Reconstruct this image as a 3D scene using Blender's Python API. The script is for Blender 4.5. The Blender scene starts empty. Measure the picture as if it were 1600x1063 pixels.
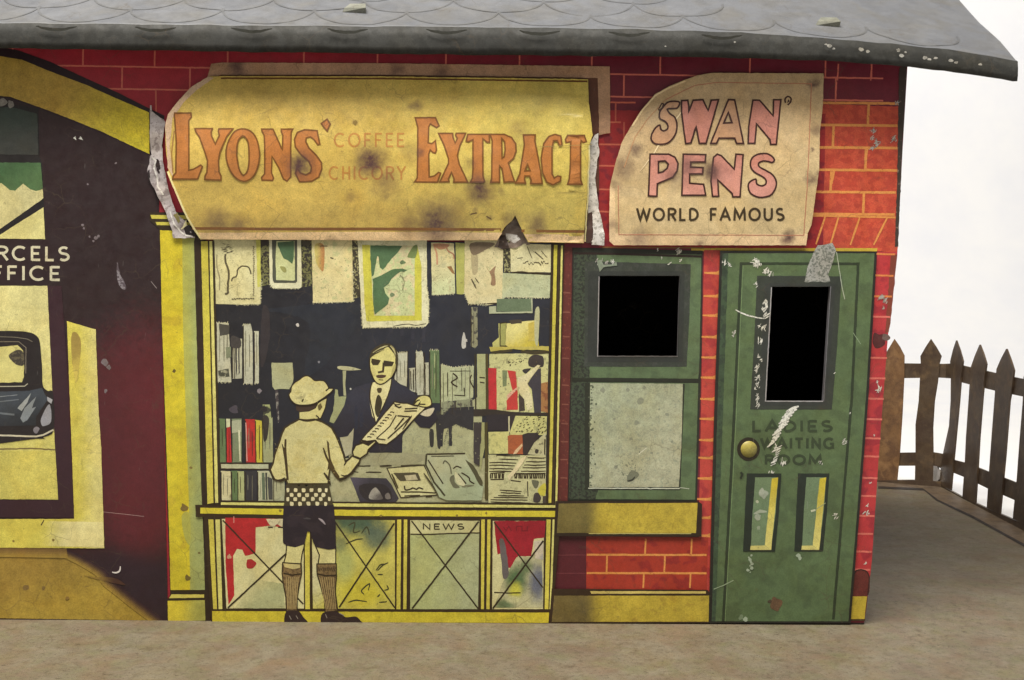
import bpy, bmesh, math, random
from mathutils import Vector, Matrix, geometry, noise
random.seed(7)
SC = bpy.context.scene
COL = SC.collection
S = 0.0002                      # metres for one unit of the tracing grid: the toy is about 30 cm wide
F, CX, CY = 1700.0, 800.0, 531.5

# ---------------------------------------------------------------- camera
PITCH = math.atan(91.5 / F); ROLL = 0.012
fw = Vector((0, math.cos(PITCH), -math.sin(PITCH)))
rt0 = Vector((1, 0, 0)); up0 = Vector((0, math.sin(PITCH), math.cos(PITCH)))
rt = rt0 * math.cos(ROLL) + up0 * math.sin(ROLL)
up = up0 * math.cos(ROLL) - rt0 * math.sin(ROLL)
CAM = Vector((0, -1700 * S, 532 * S))
cd = bpy.data.cameras.new('camera'); cam = bpy.data.objects.new('camera', cd); COL.objects.link(cam)
m = Matrix((rt, up, -fw)).transposed().to_4x4(); m.translation = CAM
cam.matrix_world = m
cd.sensor_fit = 'HORIZONTAL'; cd.sensor_width = 36; cd.lens = 36 * F / 1600
cd.clip_start = 0.01; cd.clip_end = 50
SC.camera = cam

def ray(x, y): return (fw * F + rt * (x - CX) + up * (CY - y)).normalized()
def on_plane(x, y, p, n):
    d = ray(x, y); return CAM + d * ((p - CAM).dot(n) / d.dot(n))
def on_ground(x, y, z=0.0): return on_plane(x, y, Vector((0, 0, z)), Vector((0, 0, 1)))

A0, B0 = on_ground(0, 968), on_ground(1350, 976)
ex = (B0 - A0).normalized()
LEAN = math.radians(4.0)
inn = Vector((-ex.y, ex.x, 0))                       # into the building
ez = (Vector((0, 0, 1)) * math.cos(LEAN) + inn * math.sin(LEAN)).normalized()
ey = ez.cross(ex).normalized()                       # into the wall
ORG = on_ground(700, 972)
ORG = A0 + ex * (ORG - A0).dot(ex)
ROOT = Matrix((ex, ey, ez)).transposed().to_4x4(); ROOT.translation = ORG
ROOTI = ROOT.inverted()
CAML = ROOTI @ CAM
ROT3 = ROOTI.to_3x3()
def wall(x, y, d=0.0):
    """the point of the front wall (d units proud of it) that carries the tracing point x, y, in the building's own space"""
    r = ROT3 @ ray(x, y)
    return CAML + r * ((-d * S - CAML.y) / r.y)

# ---------------------------------------------------------------- materials
def lin(c):
    c /= 255.0
    return c / 12.92 if c <= .04045 else ((c + .055) / 1.055) ** 2.4
K = 0.80
def tone(c):
    r, g, b = c
    if g > r: g -= .12 * (g - r)
    l = .3 * r + .59 * g + .11 * b
    return tuple(.94 * (v * .95 + l * .05) for v in (r, g, b))
def alb(c, k=None):
    k = k or K; c = tone(c)
    return tuple(min(.86, max(.006, lin(v) / k)) for v in c) + (1.0,)

def N(nt, t, **kw):
    n = nt.nodes.new(t)
    for k, v in kw.items():
        if k == 'inp':
            for a, b in v.items(): n.inputs[a].default_value = b
        else: setattr(n, k, v)
    return n
def mixc(nt, fac, a, b, mode='MIX'):
    n = N(nt, 'ShaderNodeMix', data_type='RGBA', blend_type=mode)
    for s, v in ((0, fac), (6, a), (7, b)):
        if isinstance(v, bpy.types.NodeSocket): nt.links.new(v, n.inputs[s])
        else: n.inputs[s].default_value = v
    return n.outputs[2]
def mrange(nt, v, a, b, c=0.0, d=1.0, smooth=False):
    n = N(nt, 'ShaderNodeMapRange')
    if smooth: n.interpolation_type = 'SMOOTHSTEP'
    nt.links.new(v, n.inputs[0])
    for i, x in enumerate((a, b, c, d)): n.inputs[i + 1].default_value = x
    return n.outputs[0]
def noise_tex(nt, vec, scale, detail=3, rough=.6, dist=0.0):
    n = N(nt, 'ShaderNodeTexNoise', inp={'Scale': scale, 'Detail': detail, 'Roughness': rough, 'Distortion': dist})
    nt.links.new(vec, n.inputs['Vector']); return n.outputs['Fac']
def math_n(nt, op, a, b=None):
    n = N(nt, 'ShaderNodeMath', operation=op)
    for i, v in enumerate((a, b)):
        if v is None: continue
        if isinstance(v, bpy.types.NodeSocket): nt.links.new(v, n.inputs[i])
        else: n.inputs[i].default_value = v
    return n.outputs[0]

def wear_group():
    g = bpy.data.node_groups.new('print_wear', 'ShaderNodeTree')
    g.interface.new_socket('Color', in_out='INPUT', socket_type='NodeSocketColor')
    g.interface.new_socket('Vector', in_out='INPUT', socket_type='NodeSocketVector')
    g.interface.new_socket('Amount', in_out='INPUT', socket_type='NodeSocketFloat')
    g.interface.new_socket('Color', in_out='OUTPUT', socket_type='NodeSocketColor')
    gi, go = g.nodes.new('NodeGroupInput'), g.nodes.new('NodeGroupOutput')
    vec = gi.outputs['Vector']
    big = mrange(g, noise_tex(g, vec, .011, 4, .62), .3, .72, .84, 1.08)
    mid = mrange(g, noise_tex(g, vec, .075, 3, .6), .3, .7, .88, 1.08)
    fine = mrange(g, noise_tex(g, vec, .55, 2, .65), .3, .7, .85, 1.12)
    t = math_n(g, 'MULTIPLY', math_n(g, 'MULTIPLY', big, mid), fine)
    t = math_n(g, 'ADD', 1.0, math_n(g, 'MULTIPLY', math_n(g, 'SUBTRACT', t, 1.0), gi.outputs['Amount']))
    cmb = N(g, 'ShaderNodeCombineColor')
    for i in range(3): g.links.new(t, cmb.inputs[i])
    c = mixc(g, 1.0, gi.outputs['Color'], cmb.outputs[0], 'MULTIPLY')
    # brown flecks and a yellowed varnish that comes and goes
    fl = mrange(g, noise_tex(g, vec, .16, 4, .7), .64, .72, 0, .45)
    c = mixc(g, fl, c, (.06, .045, .03, 1))
    va = mrange(g, noise_tex(g, vec, .019, 2, .5, .6), .42, .8, 0, .42)
    c = mixc(g, va, c, (.95, .80, .50, 1), 'MULTIPLY')
    # fine pale scuffs
    sc = N(g, 'ShaderNodeMapping', inp={'Scale': (.5, .5, .06), 'Rotation': (0, .5, 0)})
    g.links.new(vec, sc.inputs['Vector'])
    sf = mrange(g, noise_tex(g, sc.outputs[0], .55, 2, .7), .735, .78, 0, .10)
    c = mixc(g, sf, c, (.45, .43, .40, 1))
    # hairline crazing in the varnish, in patches
    wv = N(g, 'ShaderNodeVectorMath', operation='MULTIPLY_ADD'); wv.inputs[1].default_value = (9, 9, 9)
    wn = N(g, 'ShaderNodeTexNoise', inp={'Scale': .08, 'Detail': 3.0}); g.links.new(vec, wn.inputs['Vector'])
    g.links.new(wn.outputs['Color'], wv.inputs[0]); g.links.new(vec, wv.inputs[2])
    vo = N(g, 'ShaderNodeTexVoronoi', feature='DISTANCE_TO_EDGE', inp={'Scale': .028}); g.links.new(wv.outputs[0], vo.inputs['Vector'])
    cr = math_n(g, 'MULTIPLY', mrange(g, vo.outputs['Distance'], .006, .018, .38, 0), mrange(g, noise_tex(g, vec, .014, 3, .6), .5, .62, 0, 1))
    c = mixc(g, cr, c, (.07, .05, .03, 1))
    g.links.new(c, go.inputs['Color'])
    return g
WEAR = wear_group()

MATS = {}
def pm(c, speck=None, grad=None, rough=.42, wear=1.0, spots=None, name='printed_tin', metal=0.0, bump=.07, spec=.45, k=None, blobs=()):
    """one printed colour. speck = (colour, size, threshold): stippling; grad = (colour, point, point, noise): an airbrushed run"""
    key = (c, repr(speck), repr(grad), rough, wear, repr(spots), metal, bump, k, repr(blobs))
    if key in MATS: return MATS[key]
    mt = bpy.data.materials.new(name); mt.use_nodes = True
    nt = mt.node_tree; b = nt.nodes['Principled BSDF']
    tc = N(nt, 'ShaderNodeTexCoord')
    sc = N(nt, 'ShaderNodeVectorMath', operation='SCALE'); sc.inputs[3].default_value = 1 / S
    nt.links.new(tc.outputs['Object'], sc.inputs[0]); vec = sc.outputs[0]
    col = N(nt, 'ShaderNodeRGB'); col.outputs[0].default_value = alb(c, k); out = col.outputs[0]
    if grad:
        c2, p0, p1, nz = grad
        a, bb = wall(*p0) / S, wall(*p1) / S
        d = Vector((bb.x - a.x, 0, bb.z - a.z)); L2 = d.length_squared
        dt = N(nt, 'ShaderNodeVectorMath', operation='DOT_PRODUCT'); dt.inputs[1].default_value = d / L2
        nt.links.new(vec, dt.inputs[0])
        t = math_n(nt, 'SUBTRACT', dt.outputs['Value'], (a.x * d.x + a.z * d.z) / L2)
        nn = math_n(nt, 'MULTIPLY', math_n(nt, 'SUBTRACT', noise_tex(nt, vec, .09, 4, .75), .5), nz)
        f = mrange(nt, math_n(nt, 'ADD', t, nn), 0, 1, 0, 1, True)
        out = mixc(nt, f, out, alb(c2, k))
    if speck:
        c2, size, th = speck
        f = mrange(nt, noise_tex(nt, vec, 1.0 / size, 2, .6), th - .03, th + .03)
        out = mixc(nt, f, out, alb(c2, k))
    for (bc, x, y, rx, ry, st) in blobs:
        p = wall(x, y) / S; e = wall(x + rx, y + ry) / S
        mpn = N(nt, 'ShaderNodeVectorMath', operation='SUBTRACT'); mpn.inputs[1].default_value = (p.x, 0, p.z); nt.links.new(vec, mpn.inputs[0])
        dv = N(nt, 'ShaderNodeVectorMath', operation='MULTIPLY'); dv.inputs[1].default_value = (1 / abs(e.x - p.x), 0, 1 / abs(e.z - p.z)); nt.links.new(mpn.outputs[0], dv.inputs[0])
        ln = N(nt, 'ShaderNodeVectorMath', operation='LENGTH'); nt.links.new(dv.outputs[0], ln.inputs[0])
        nn = math_n(nt, 'MULTIPLY', math_n(nt, 'SUBTRACT', noise_tex(nt, vec, .12, 4, .75), .5), .5)
        out = mixc(nt, mrange(nt, math_n(nt, 'ADD', ln.outputs['Value'], nn), .25, 1.0, st, 0, True), out, alb(bc, k))
    g = N(nt, 'ShaderNodeGroup'); g.node_tree = WEAR; g.inputs['Amount'].default_value = wear
    nt.links.new(out, g.inputs['Color']); nt.links.new(vec, g.inputs['Vector']); out = g.outputs[0]
    if spots:
        flat = N(nt, 'ShaderNodeVectorMath', operation='MULTIPLY'); flat.inputs[1].default_value = (1, 0, 1)
        nt.links.new(vec, flat.inputs[0])
        wn = N(nt, 'ShaderNodeTexNoise', inp={'Scale': .05, 'Detail': 5.0, 'Roughness': .7}); nt.links.new(vec, wn.inputs['Vector'])
        wo = N(nt, 'ShaderNodeVectorMath', operation='MULTIPLY_ADD')
        wo.inputs[1].default_value = (26, 0, 26); nt.links.new(wn.outputs['Color'], wo.inputs[0])
        off = N(nt, 'ShaderNodeVectorMath', operation='ADD'); off.inputs[1].default_value = (-13, 0, -13)
        nt.links.new(flat.outputs[0], wo.inputs[2]); nt.links.new(wo.outputs[0], off.inputs[0])
        tot = None
        for (x, y, r, s_, dd) in spots:
            p = wall(x, y, dd) / S
            ds = N(nt, 'ShaderNodeVectorMath', operation='DISTANCE'); ds.inputs[1].default_value = (p.x, 0, p.z)
            nt.links.new(off.outputs[0], ds.inputs[0])
            v = mrange(nt, ds.outputs['Value'], 0, r * 2.0, min(.97, s_ * 1.2), 0, True)
            tot = v if tot is None else math_n(nt, 'MAXIMUM', tot, v)
        tot = math_n(nt, 'MULTIPLY', tot, mrange(nt, noise_tex(nt, vec, .14, 3, .7), .25, .6, .75, 1.08))
        out = mixc(nt, tot, out, alb((78, 52, 50), k))
    nt.links.new(out, b.inputs['Base Color'])
    rr = mrange(nt, noise_tex(nt, vec, .05, 3, .6), .3, .7, rough - .08, rough + .12)
    nt.links.new(rr, b.inputs['Roughness'])
    b.inputs['Metallic'].default_value = metal
    b.inputs['Specular IOR Level'].default_value = spec
    if bump:
        bp = N(nt, 'ShaderNodeBump', inp={'Strength': bump, 'Distance': 2.5 * S})
        nt.links.new(math_n(nt, 'ADD', noise_tex(nt, vec, .02, 3, .5), math_n(nt, 'MULTIPLY', noise_tex(nt, vec, .4, 2, .6), .12)), bp.inputs['Height'])
        nt.links.new(bp.outputs[0], b.inputs['Normal'])
    MATS[key] = mt
    return mt

# ---------------------------------------------------------------- objects
def tag(o, label=None, cat=None, group=None, kind=None):
    for k, v in (('label', label), ('category', cat), ('group', group), ('kind', kind)):
        if v: o[k] = v
    return o
def empty(name, mat):
    o = bpy.data.objects.new(name, None); COL.objects.link(o); o.matrix_world = mat; o.empty_display_size = .01
    return o
def link(name, me, parent=None):
    o = bpy.data.objects.new(name, me); COL.objects.link(o)
    if parent: o.parent = parent
    return o

# ---------------------------------------------------------------- tracing tools
CR = dict(A=(260,150,6.1538), B=(500,150,6.1538), C=(700,150,6.1538), SW=(1000,130,6.1538), PE=(980,220,6.1538),
    H=(410,570,9.6625), BD=(410,660,6.644), M=(520,530,5.594), P1=(330,370,8.856), P2=(550,370,6.644), P3=(700,370,5.906),
    L1=(0,150,3.544), L2=(0,480,4.43), L3=(0,700,3.796), T=(220,150,4.2545), R1=(740,540,7.593), R2=(740,660,7.593),
    C1=(540,690,6.957), B1=(330,480,3.3214), LP=(300,780,4.833), RP=(590,780,4.833), W1=(860,360,4.43), W2=(860,580,4.833),
    W3=(850,760,4.43), D1=(1100,360,3.5424), D2=(1090,620,2.873), F1=(1300,500,3.797), F2=(1300,780,3.757),
    Q1=(0,0,3.797), SL=(230,80,3.43), SR=(580,80,3.43), SN=(930,90,3.428), W4=(310,360,4.833), W5=(590,360,4.833),
    W6=(310,560,4.253), W7=(590,560,4.253), TR=(1250,60,3.797), PX=(0,0,1.0))
def q(c, *a):
    x0, y0, s = CR[c]
    return [(x0 + a[i] / s, y0 + a[i + 1] / s) for i in range(0, len(a), 2)]
def spline(p, n=4, closed=True):
    out, L = [], len(p)
    for i in range(L if closed else L - 1):
        p0, p1, p2, p3 = (p[(i - 1) % L], p[i], p[(i + 1) % L], p[(i + 2) % L]) if closed else \
            (p[max(i - 1, 0)], p[i], p[i + 1], p[min(i + 2, L - 1)])
        for j in range(n):
            t = j / n
            out.append(tuple(.5 * (2 * p1[k] + (p2[k] - p0[k]) * t + (2 * p0[k] - 5 * p1[k] + 4 * p2[k] - p3[k]) * t * t
                       + (3 * p1[k] - p0[k] - 3 * p2[k] + p3[k]) * t ** 3) for k in (0, 1)))
    if not closed: out.append(p[-1])
    return out
def wobble(p, amp, closed=True, step=5.0):
    if not amp: return list(p)
    out, L = [], len(p)
    for i in range(L if closed else L - 1):
        a, b = p[i], p[(i + 1) % L]
        d = math.hypot(b[0] - a[0], b[1] - a[1]); n = max(1, min(120, int(d / step)))
        for j in range(n):
            t = j / n; x, y = a[0] + (b[0] - a[0]) * t, a[1] + (b[1] - a[1]) * t
            nx = noise.noise(Vector((x * .21, y * .21, 1.3))) + .6 * noise.noise(Vector((x * .6, y * .6, 9.1)))
            ny = noise.noise(Vector((x * .21, y * .21, 5.7))) + .6 * noise.noise(Vector((x * .6, y * .6, 3.3)))
            out.append((x + nx * amp, y + ny * amp))
    if not closed: out.append(p[-1])
    return out

PINV = {}
def root_at(name, x, y):
    p = wall(x, y)
    o = empty(name, ROOT @ Matrix.Translation(p)); PINV[name] = Matrix.Translation(-p)
    return o
def hang(o, parent):
    o.parent = parent; o.matrix_parent_inverse = PINV.get(parent.name, Matrix.Identity(4))

class Canvas:
    """prints laid one over the other on one sheet; each print gets the lowest layer that clears what lies under it"""
    def __init__(self, mapper, step=.08, first=1, cut=None):
        self.boxes, self.map, self.step, self.first, self.cut, self.parts = [], mapper, step, first, cut, []
    def layer(self, pts):
        x0 = min(p[0] for p in pts); x1 = max(p[0] for p in pts); y0 = min(p[1] for p in pts); y1 = max(p[1] for p in pts)
        l = self.first
        for (a, b, c, d, k) in self.boxes:
            if k >= l and a < x1 and x0 < b and c < y1 and y0 < d: l = k + 1
        self.boxes.append((x0, x1, y0, y1, l))
        return l
    def part(self, name, parent, label=None):
        p = Part(self, name, parent, label); self.parts.append(p); return p
    def build(self):
        for p in self.parts: p.build()

class Part:
    def __init__(self, cv, name, parent, label):
        self.cv, self.items, self.mats = cv, [], []
        self.obj = bpy.data.objects.new(name, bpy.data.meshes.new(name)); COL.objects.link(self.obj)
        hang(self.obj, parent)
        if label: self.obj['label'] = label
    def mi(self, mt):
        if mt not in self.mats: self.mats.append(mt)
        return self.mats.index(mt)
    def poly(self, pts, mt, holes=(), smooth=False, wob=.35, outline=None, ow=2.0, seg=4):
        if isinstance(mt, tuple): mt = pm(mt)
        if smooth: pts = spline(pts, seg); holes = [spline(h, seg) for h in holes]
        pts = wobble(pts, wob); holes = [wobble(h, wob) for h in holes]
        loops = [[Vector((x, y, 0)) for x, y in pts]] + [[Vector((x, y, 0)) for x, y in h] for h in holes]
        tris = geometry.tessellate_polygon(loops)
        vs = [v for lp in loops for v in lp]
        self.items.append((vs, tris, self.mi(mt), self.cv.layer(pts)))
        if outline:
            self.line(pts + [pts[0]], ow, outline, wob=0)
            for h in holes: self.line(h + [h[0]], ow, outline, wob=0)
        return self
    def rect(self, x0, y0, x1, y1, mt, **kw): return self.poly([(x0, y0), (x1, y0), (x1, y1), (x0, y1)], mt, **kw)
    def line(self, pts, w, mt, taper=0.0, smooth=False, wob=.3, seg=4):
        """a stroke; taper = share of the width lost at both ends"""
        if isinstance(mt, tuple): mt = pm(mt)
        if smooth: pts = spline(pts, seg, False)
        pts = wobble(pts, wob, False)
        pts = [p for i, p in enumerate(pts) if i == 0 or math.hypot(p[0] - pts[i - 1][0], p[1] - pts[i - 1][1]) > .05]
        if len(pts) < 2: return self
        closed = math.hypot(pts[0][0] - pts[-1][0], pts[0][1] - pts[-1][1]) < .1
        vs, n = [], len(pts)
        for i, p in enumerate(pts):
            if closed: a, b = pts[(i - 1) % (n - 1)], pts[(i + 1) % (n - 1)]
            else: a, b = pts[max(i - 1, 0)], pts[min(i + 1, n - 1)]
            d1 = Vector((p[0] - a[0], p[1] - a[1])); d2 = Vector((b[0] - p[0], b[1] - p[1]))
            if d1.length < 1e-6: d1 = d2
            if d2.length < 1e-6: d2 = d1
            d = d1.normalized() + d2.normalized()
            d = d.normalized() if d.length > 1e-3 else d1.normalized()
            nn = Vector((-d.y, d.x)); co = max(.55, abs(nn.dot(Vector((-d1.y, d1.x)).normalized())))
            t = i / (n - 1); ww = w * (1 - taper * (2 * abs(t - .5)) ** 2) * (1 + .12 * noise.noise(Vector((p[0] * .3, p[1] * .3, 2))))
            ww = ww / 2 / co
            vs += [Vector((p[0] + nn.x * ww, p[1] + nn.y * ww, 0)), Vector((p[0] - nn.x * ww, p[1] - nn.y * ww, 0))]
        tris = []
        for i in range(n - 1): tris += [(2 * i, 2 * i + 1, 2 * i + 3), (2 * i, 2 * i + 3, 2 * i + 2)]
        self.items.append((vs, tris, self.mi(mt), self.cv.layer([(v.x, v.y) for v in vs])))
        return self
    def dots(self, x0, y0, x1, y1, n, mt, r=1.0):
        for i in range(n):
            x, y, k = random.uniform(x0, x1), random.uniform(y0, y1), r * random.uniform(.5, 1.1)
            self.poly([(x - k, y), (x, y - k * .8), (x + k, y + .2), (x + .2, y + k * .9)], mt, wob=0)
        return self
    def fuzz(self, pts, mt, gap=2.2, L=5.0, w=1.5):
        """the ragged crayon edge of a litho print along a line"""
        for a, b in zip(pts, pts[1:]):
            d = math.hypot(b[0] - a[0], b[1] - a[1])
            for i in range(int(d / gap)):
                t = (i + random.random()) / (d / gap); x, y = a[0] + (b[0] - a[0]) * t, a[1] + (b[1] - a[1]) * t
                an = math.atan2(b[1] - a[1], b[0] - a[0]) + 1.57 + random.gauss(0, .45); k = L * random.uniform(.3, 1) / 2
                self.line([(x - k * math.cos(an), y - k * math.sin(an)), (x + k * math.cos(an), y + k * math.sin(an))], w * random.uniform(.6, 1.2), mt, taper=.5, wob=0)
        return self
    def scuff(self, x, y, r, mt):
        """a patch of scratched off print: a bunch of short ragged strokes"""
        for i in range(int(3 + r * 1.3)):
            a = 1.0 + random.gauss(0, .5); L = r * random.uniform(.35, .9); cx, cy = x + random.gauss(0, r * .42), y + random.gauss(0, r * .5)
            self.line([(cx - L * math.cos(a), cy + L * math.sin(a)), (cx + random.uniform(-.4, .4), cy), (cx + L * math.cos(a), cy - L * math.sin(a))], random.uniform(.8, .7 + r * .28), mt, taper=.6, wob=.5)
        return self
    def feather(self, pts, dx, dy, n, ca, cb):
        """an airbrushed edge: narrow bands from one ink to the other"""
        for k in range(n):
            t = (k + .5) / n; c = tuple(round(a + (b - a) * (t * t * (3 - 2 * t))) for a, b in zip(ca, cb))
            a0, a1 = k / n, (k + 1) / n
            self.poly([(x + dx * a0, y + dy * a0) for x, y in pts] + [(x + dx * a1, y + dy * a1) for x, y in reversed(pts)], pm(c, wear=1.2), wob=.25)
        return self
    def blot(self, x, y, r, mt, n=9, sq=1.0):
        if not isinstance(mt, tuple) and mt.name.startswith('scuffed'): return self.scuff(x, y, r, mt)
        p = [(x + r * (.65 + .6 * random.random()) * math.cos(6.283 * i / n), y + sq * r * (.65 + .6 * random.random()) * math.sin(6.283 * i / n)) for i in range(n)]
        return self.poly(p, mt, smooth=True, wob=.15, seg=3)
    def text(self, s, x0, x1, y0, y1, w, mt, slope=0.0):
        tot = sum(GLY[c][0] for c in s) + .22 * (len(s) - 1); x = 0
        for c in s:
            gw, strokes = GLY[c]
            for st in strokes:
                pts = [(x0 + (x + px) / tot * (x1 - x0), y0 + py * (y1 - y0)) for px, py in st]
                pts = [(a, b + slope * (a - x0)) for a, b in pts]
                self.line(pts, w, mt, wob=.12)
            x += gw + .22
        return self
    def build(self):
        bm = bmesh.new()
        for vs, tris, mi, lay in self.items:
            b2 = bmesh.new(); bv = [b2.verts.new(v) for v in vs]
            for t in tris:
                try: f = b2.faces.new([bv[i] for i in t])
                except ValueError: pass
            bmesh.ops.dissolve_degenerate(b2, edges=b2.edges[:], dist=1e-4)
            if self.cv.cut:
                ys = [v.y for v in vs]; xs = [v.x for v in vs]
                for ax, lo, hi, st in ((1, min(ys), max(ys), self.cv.cut[1]), (0, min(xs), max(xs), self.cv.cut[0])):
                    k = math.ceil(lo / st) * st
                    while k < hi:
                        co = Vector((0, 0, 0)); co[ax] = k; no = Vector((0, 0, 0)); no[ax] = 1
                        bmesh.ops.bisect_plane(b2, geom=b2.verts[:] + b2.edges[:] + b2.faces[:], dist=1e-4, plane_co=co, plane_no=no)
                        k += st
            mp = {}
            for v in b2.verts: mp[v] = bm.verts.new(self.cv.map(v.co.x, v.co.y, lay * self.cv.step))
            for f in b2.faces:
                try: nf = bm.faces.new([mp[v] for v in f.verts])
                except ValueError: continue
                nf.material_index = mi
                nf.normal_update()
                if (CAML - nf.calc_center_median()).dot(nf.normal) < 0: nf.normal_flip()
                nf.smooth = bool(self.cv.cut)
            b2.free()
        bm.to_mesh(self.obj.data); bm.free()
        for mt in self.mats: self.obj.data.materials.append(mt)

def arc(cx, cy, rx, ry, a, b, n=10): return [(cx + rx * math.cos(math.radians(a + (b - a) * i / n)), cy - ry * math.sin(math.radians(a + (b - a) * i / n))) for i in range(n + 1)]
GLY = {' ': (.35, []),
 'R': (.6, [[(.08,1),(.08,0)], [(.08,.04)] + arc(.32,.27,.24,.23,90,-90,8) + [(.08,.5)], [(.3,.5),(.58,1)]]),
 'C': (.72, [arc(.4,.5,.36,.46,48,312,14)]), 'E': (.52, [[(.08,0),(.08,1)], [(.08,.05),(.5,.05)], [(.08,.5),(.44,.5)], [(.08,.95),(.5,.95)]]),
 'L': (.48, [[(.08,0),(.08,.95),(.46,.95)]]), 'F': (.5, [[(.08,0),(.08,1)], [(.08,.05),(.48,.05)], [(.08,.5),(.42,.5)]]),
 'S': (.55, [arc(.28,.27,.22,.22,40,270,8) + arc(.28,.72,.24,.23,90,-140,8)]),
 'I': (.16, [[(.08,0),(.08,1)]]), 'O': (.8, [arc(.4,.5,.36,.46,0,360,18)]), 'P': (.56, [[(.08,1),(.08,0)], [(.08,.04)] + arc(.3,.29,.24,.25,90,-90,8) + [(.08,.54)]]),
 'A': (.72, [[(.02,1),(.36,0),(.7,1)], [(.15,.66),(.57,.66)]]), 'W': (.95, [[(.02,0),(.25,1),(.475,.08),(.7,1),(.93,0)]]),
 'D': (.66, [[(.08,.04),(.08,.96)], [(.08,.05)] + arc(.22,.5,.4,.45,90,-90,10) + [(.08,.95)]]),
 'M': (.85, [[(.06,1),(.1,0),(.42,.8),(.75,0),(.79,1)]]), 'U': (.66, [[(.08,0),(.08,.66)] + arc(.33,.66,.25,.29,180,360,8) + [(.58,0)]]),
 'N': (.68, [[(.08,1),(.08,0),(.6,1),(.6,0)]]), 'T': (.6, [[(.3,0),(.3,1)], [(.02,.05),(.58,.05)]]),
 'G': (.74, [arc(.4,.5,.36,.46,45,300,14) + [(.66,.9),(.66,.55),(.45,.55)]]), 'H': (.62, [[(.08,0),(.08,1)], [(.54,0),(.54,1)], [(.08,.5),(.54,.5)]]),
 'Y': (.64, [[(.02,0),(.32,.5),(.62,0)], [(.32,.5),(.32,1)]])}

# colours as they read in the print
YEL, YLG, CRM, PAP = (200,182,42), (158,160,78), (206,196,134), (196,192,142)
NAV, BLK, GRY, GRN = (40,37,44), (42,30,20), (158,160,122), (86,112,68)
MAR, RED, MOR, OUT = (98,24,38), (172,46,34), (206,134,66), (48,36,14)

# ================================================================ the toy station building
station = empty('station_building', ROOT)
tag(station, 'worn tinplate toy station with red brick print, shop front and green door', 'toy building')
W = Canvas(wall)
WHOLE = [(936.5,431),(1062,431),(1058.6,556.5),(934.5,556.5)]
DHOLE = [(1206,448),(1297,448),(1286,626.5),(1196.5,626.5)]
REDGE = [(1420,48),(1418,103),(1410,240),(1402,400),(1390,505),(1383,560),(1374,700),(1361,880),(1354,948),(1350,975)]

# ---- facade: bricks
fa = W.part('facade', station)
base = pm((150,34,46), grad=((104,27,42),(320,150),(1000,170),.2), wear=1.1)
fa.poly([(-300,18)] + REDGE + [(-300,966.5)], base, holes=[WHOLE, DHOLE], wob=0)
def yl(base_y, x):            # a course line: height at x = 300, falling gently to the right
    return base_y + .0155 * (x - 300)
mort_d, mort_m = (196,100,84), (184,92,76)
mort_l = pm((206,134,66), speck=((176,92,50), 5, .66))
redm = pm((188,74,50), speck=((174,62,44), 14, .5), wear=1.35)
# orange-red printed courses on the right and round the door
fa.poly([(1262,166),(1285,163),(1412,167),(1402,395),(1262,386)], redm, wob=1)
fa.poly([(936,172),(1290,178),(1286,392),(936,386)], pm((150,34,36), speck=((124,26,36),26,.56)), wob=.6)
# courses high under the roof
for by in (73.5, 106, 141):
    fa.line([(x, yl(by, x)) for x in range(-300, 1412, 60)], 2.6, mort_d, wob=.5)
for by0, by1, xs in ((73.5,106,[-140,-20,20,130,242,356,475,590,697,812,925,1032,1172,1290,1362]), (106,141,[-60,70,191,297,410,520,640,760,880,975,1090,1200,1306]),
                     (30,73.5,[-90,76,186,300,414,530,645,755,868,980,1100,1225,1330])):
    for x in xs: fa.line([(x, yl(by0, x)), (x - .5, yl(by1, x))], 2.5, mort_d, wob=.3)
fa.line([(243.5,141),(244,176)], 2.2, mort_m)
# courses between the signs
for x0, x1, y in ((936,962,190.8),(936,985,225.8),(936,958,259),(936,958,296),(936,956,330.7),(936,985,160)):
    fa.line([(x0,y),(x1+8,y+.6)], 2.6, (190,92,70))
for x, y0, y1 in ((975,191,225),(962,160,190)): fa.line([(x,y0),(x,y1)], 2.4, (180,84,66))
# courses right of the pen sign
for y, a, b in ((161.4,1286,1408),(196,1284,1406),(231,1282,1404),(266,1278,1402),(300.5,1274,1400),(335,1272,1398)):
    fa.line([(a-4,y-.6),(b,y+.6)], 4.0, mort_l, wob=.5)
for x, y0, y1 in ((1307,128,160),(1310,100,126),(1362,100,126),(1357.5,162,196),(1302.7,196,231),(1353.5,231,266),(1299,266,300),(1350,300,335)):
    fa.line([(x,y0),(x-1.5,y1)], 4 if y0 > 160 else 2.2, mort_l if y0 > 160 else mort_d, wob=.4)
fa.poly([(1352,231),(1357,231),(1354,250),(1350,250)], mort_l); fa.poly([(1297,266),(1305,266),(1301,288),(1297,284)], mort_l)
# flat brick arch over the door
fa.line([(1262,337),(1400,340)], 3.0, mort_l, wob=.4)
for a, b, c, d in ((1311,337,1297.6,382),(1344,338,1328.7,383),(1387,339,1365,383),(1290,337,1275,382)): fa.line([(a,b),(c,d)], 3.2, mort_l, taper=.3)
fa.poly([(1080,388),(1371,388),(1370,393.5),(1080,392.5)], (186,158,48))
fa.line([(940,386.5),(1100,387.5)], 2.2, (120,84,40))
# narrow brick pier between window and door
fa.poly([(1100,391),(1125,391),(1110,925),(1090,925)], pm((180,64,54), speck=((160,50,50), 30, .55)), wob=.3)
for y in (426.6,462.7,493,526.6,558.6,590,623.5,654.5,687.6,715.5,747.6,780,809,837):
    xa = 1101 - (y-400)*.040; xb = 1125 - (y-400)*.034
    fa.poly([(xa+.5,y-1.4),(xb-5,y-1.6),(xb-.5,y-3.6),(xb-.5,y+2.8),(xa+8,y+1.8),(xa+.5,y+1.2)], mort_l, wob=.4)
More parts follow.
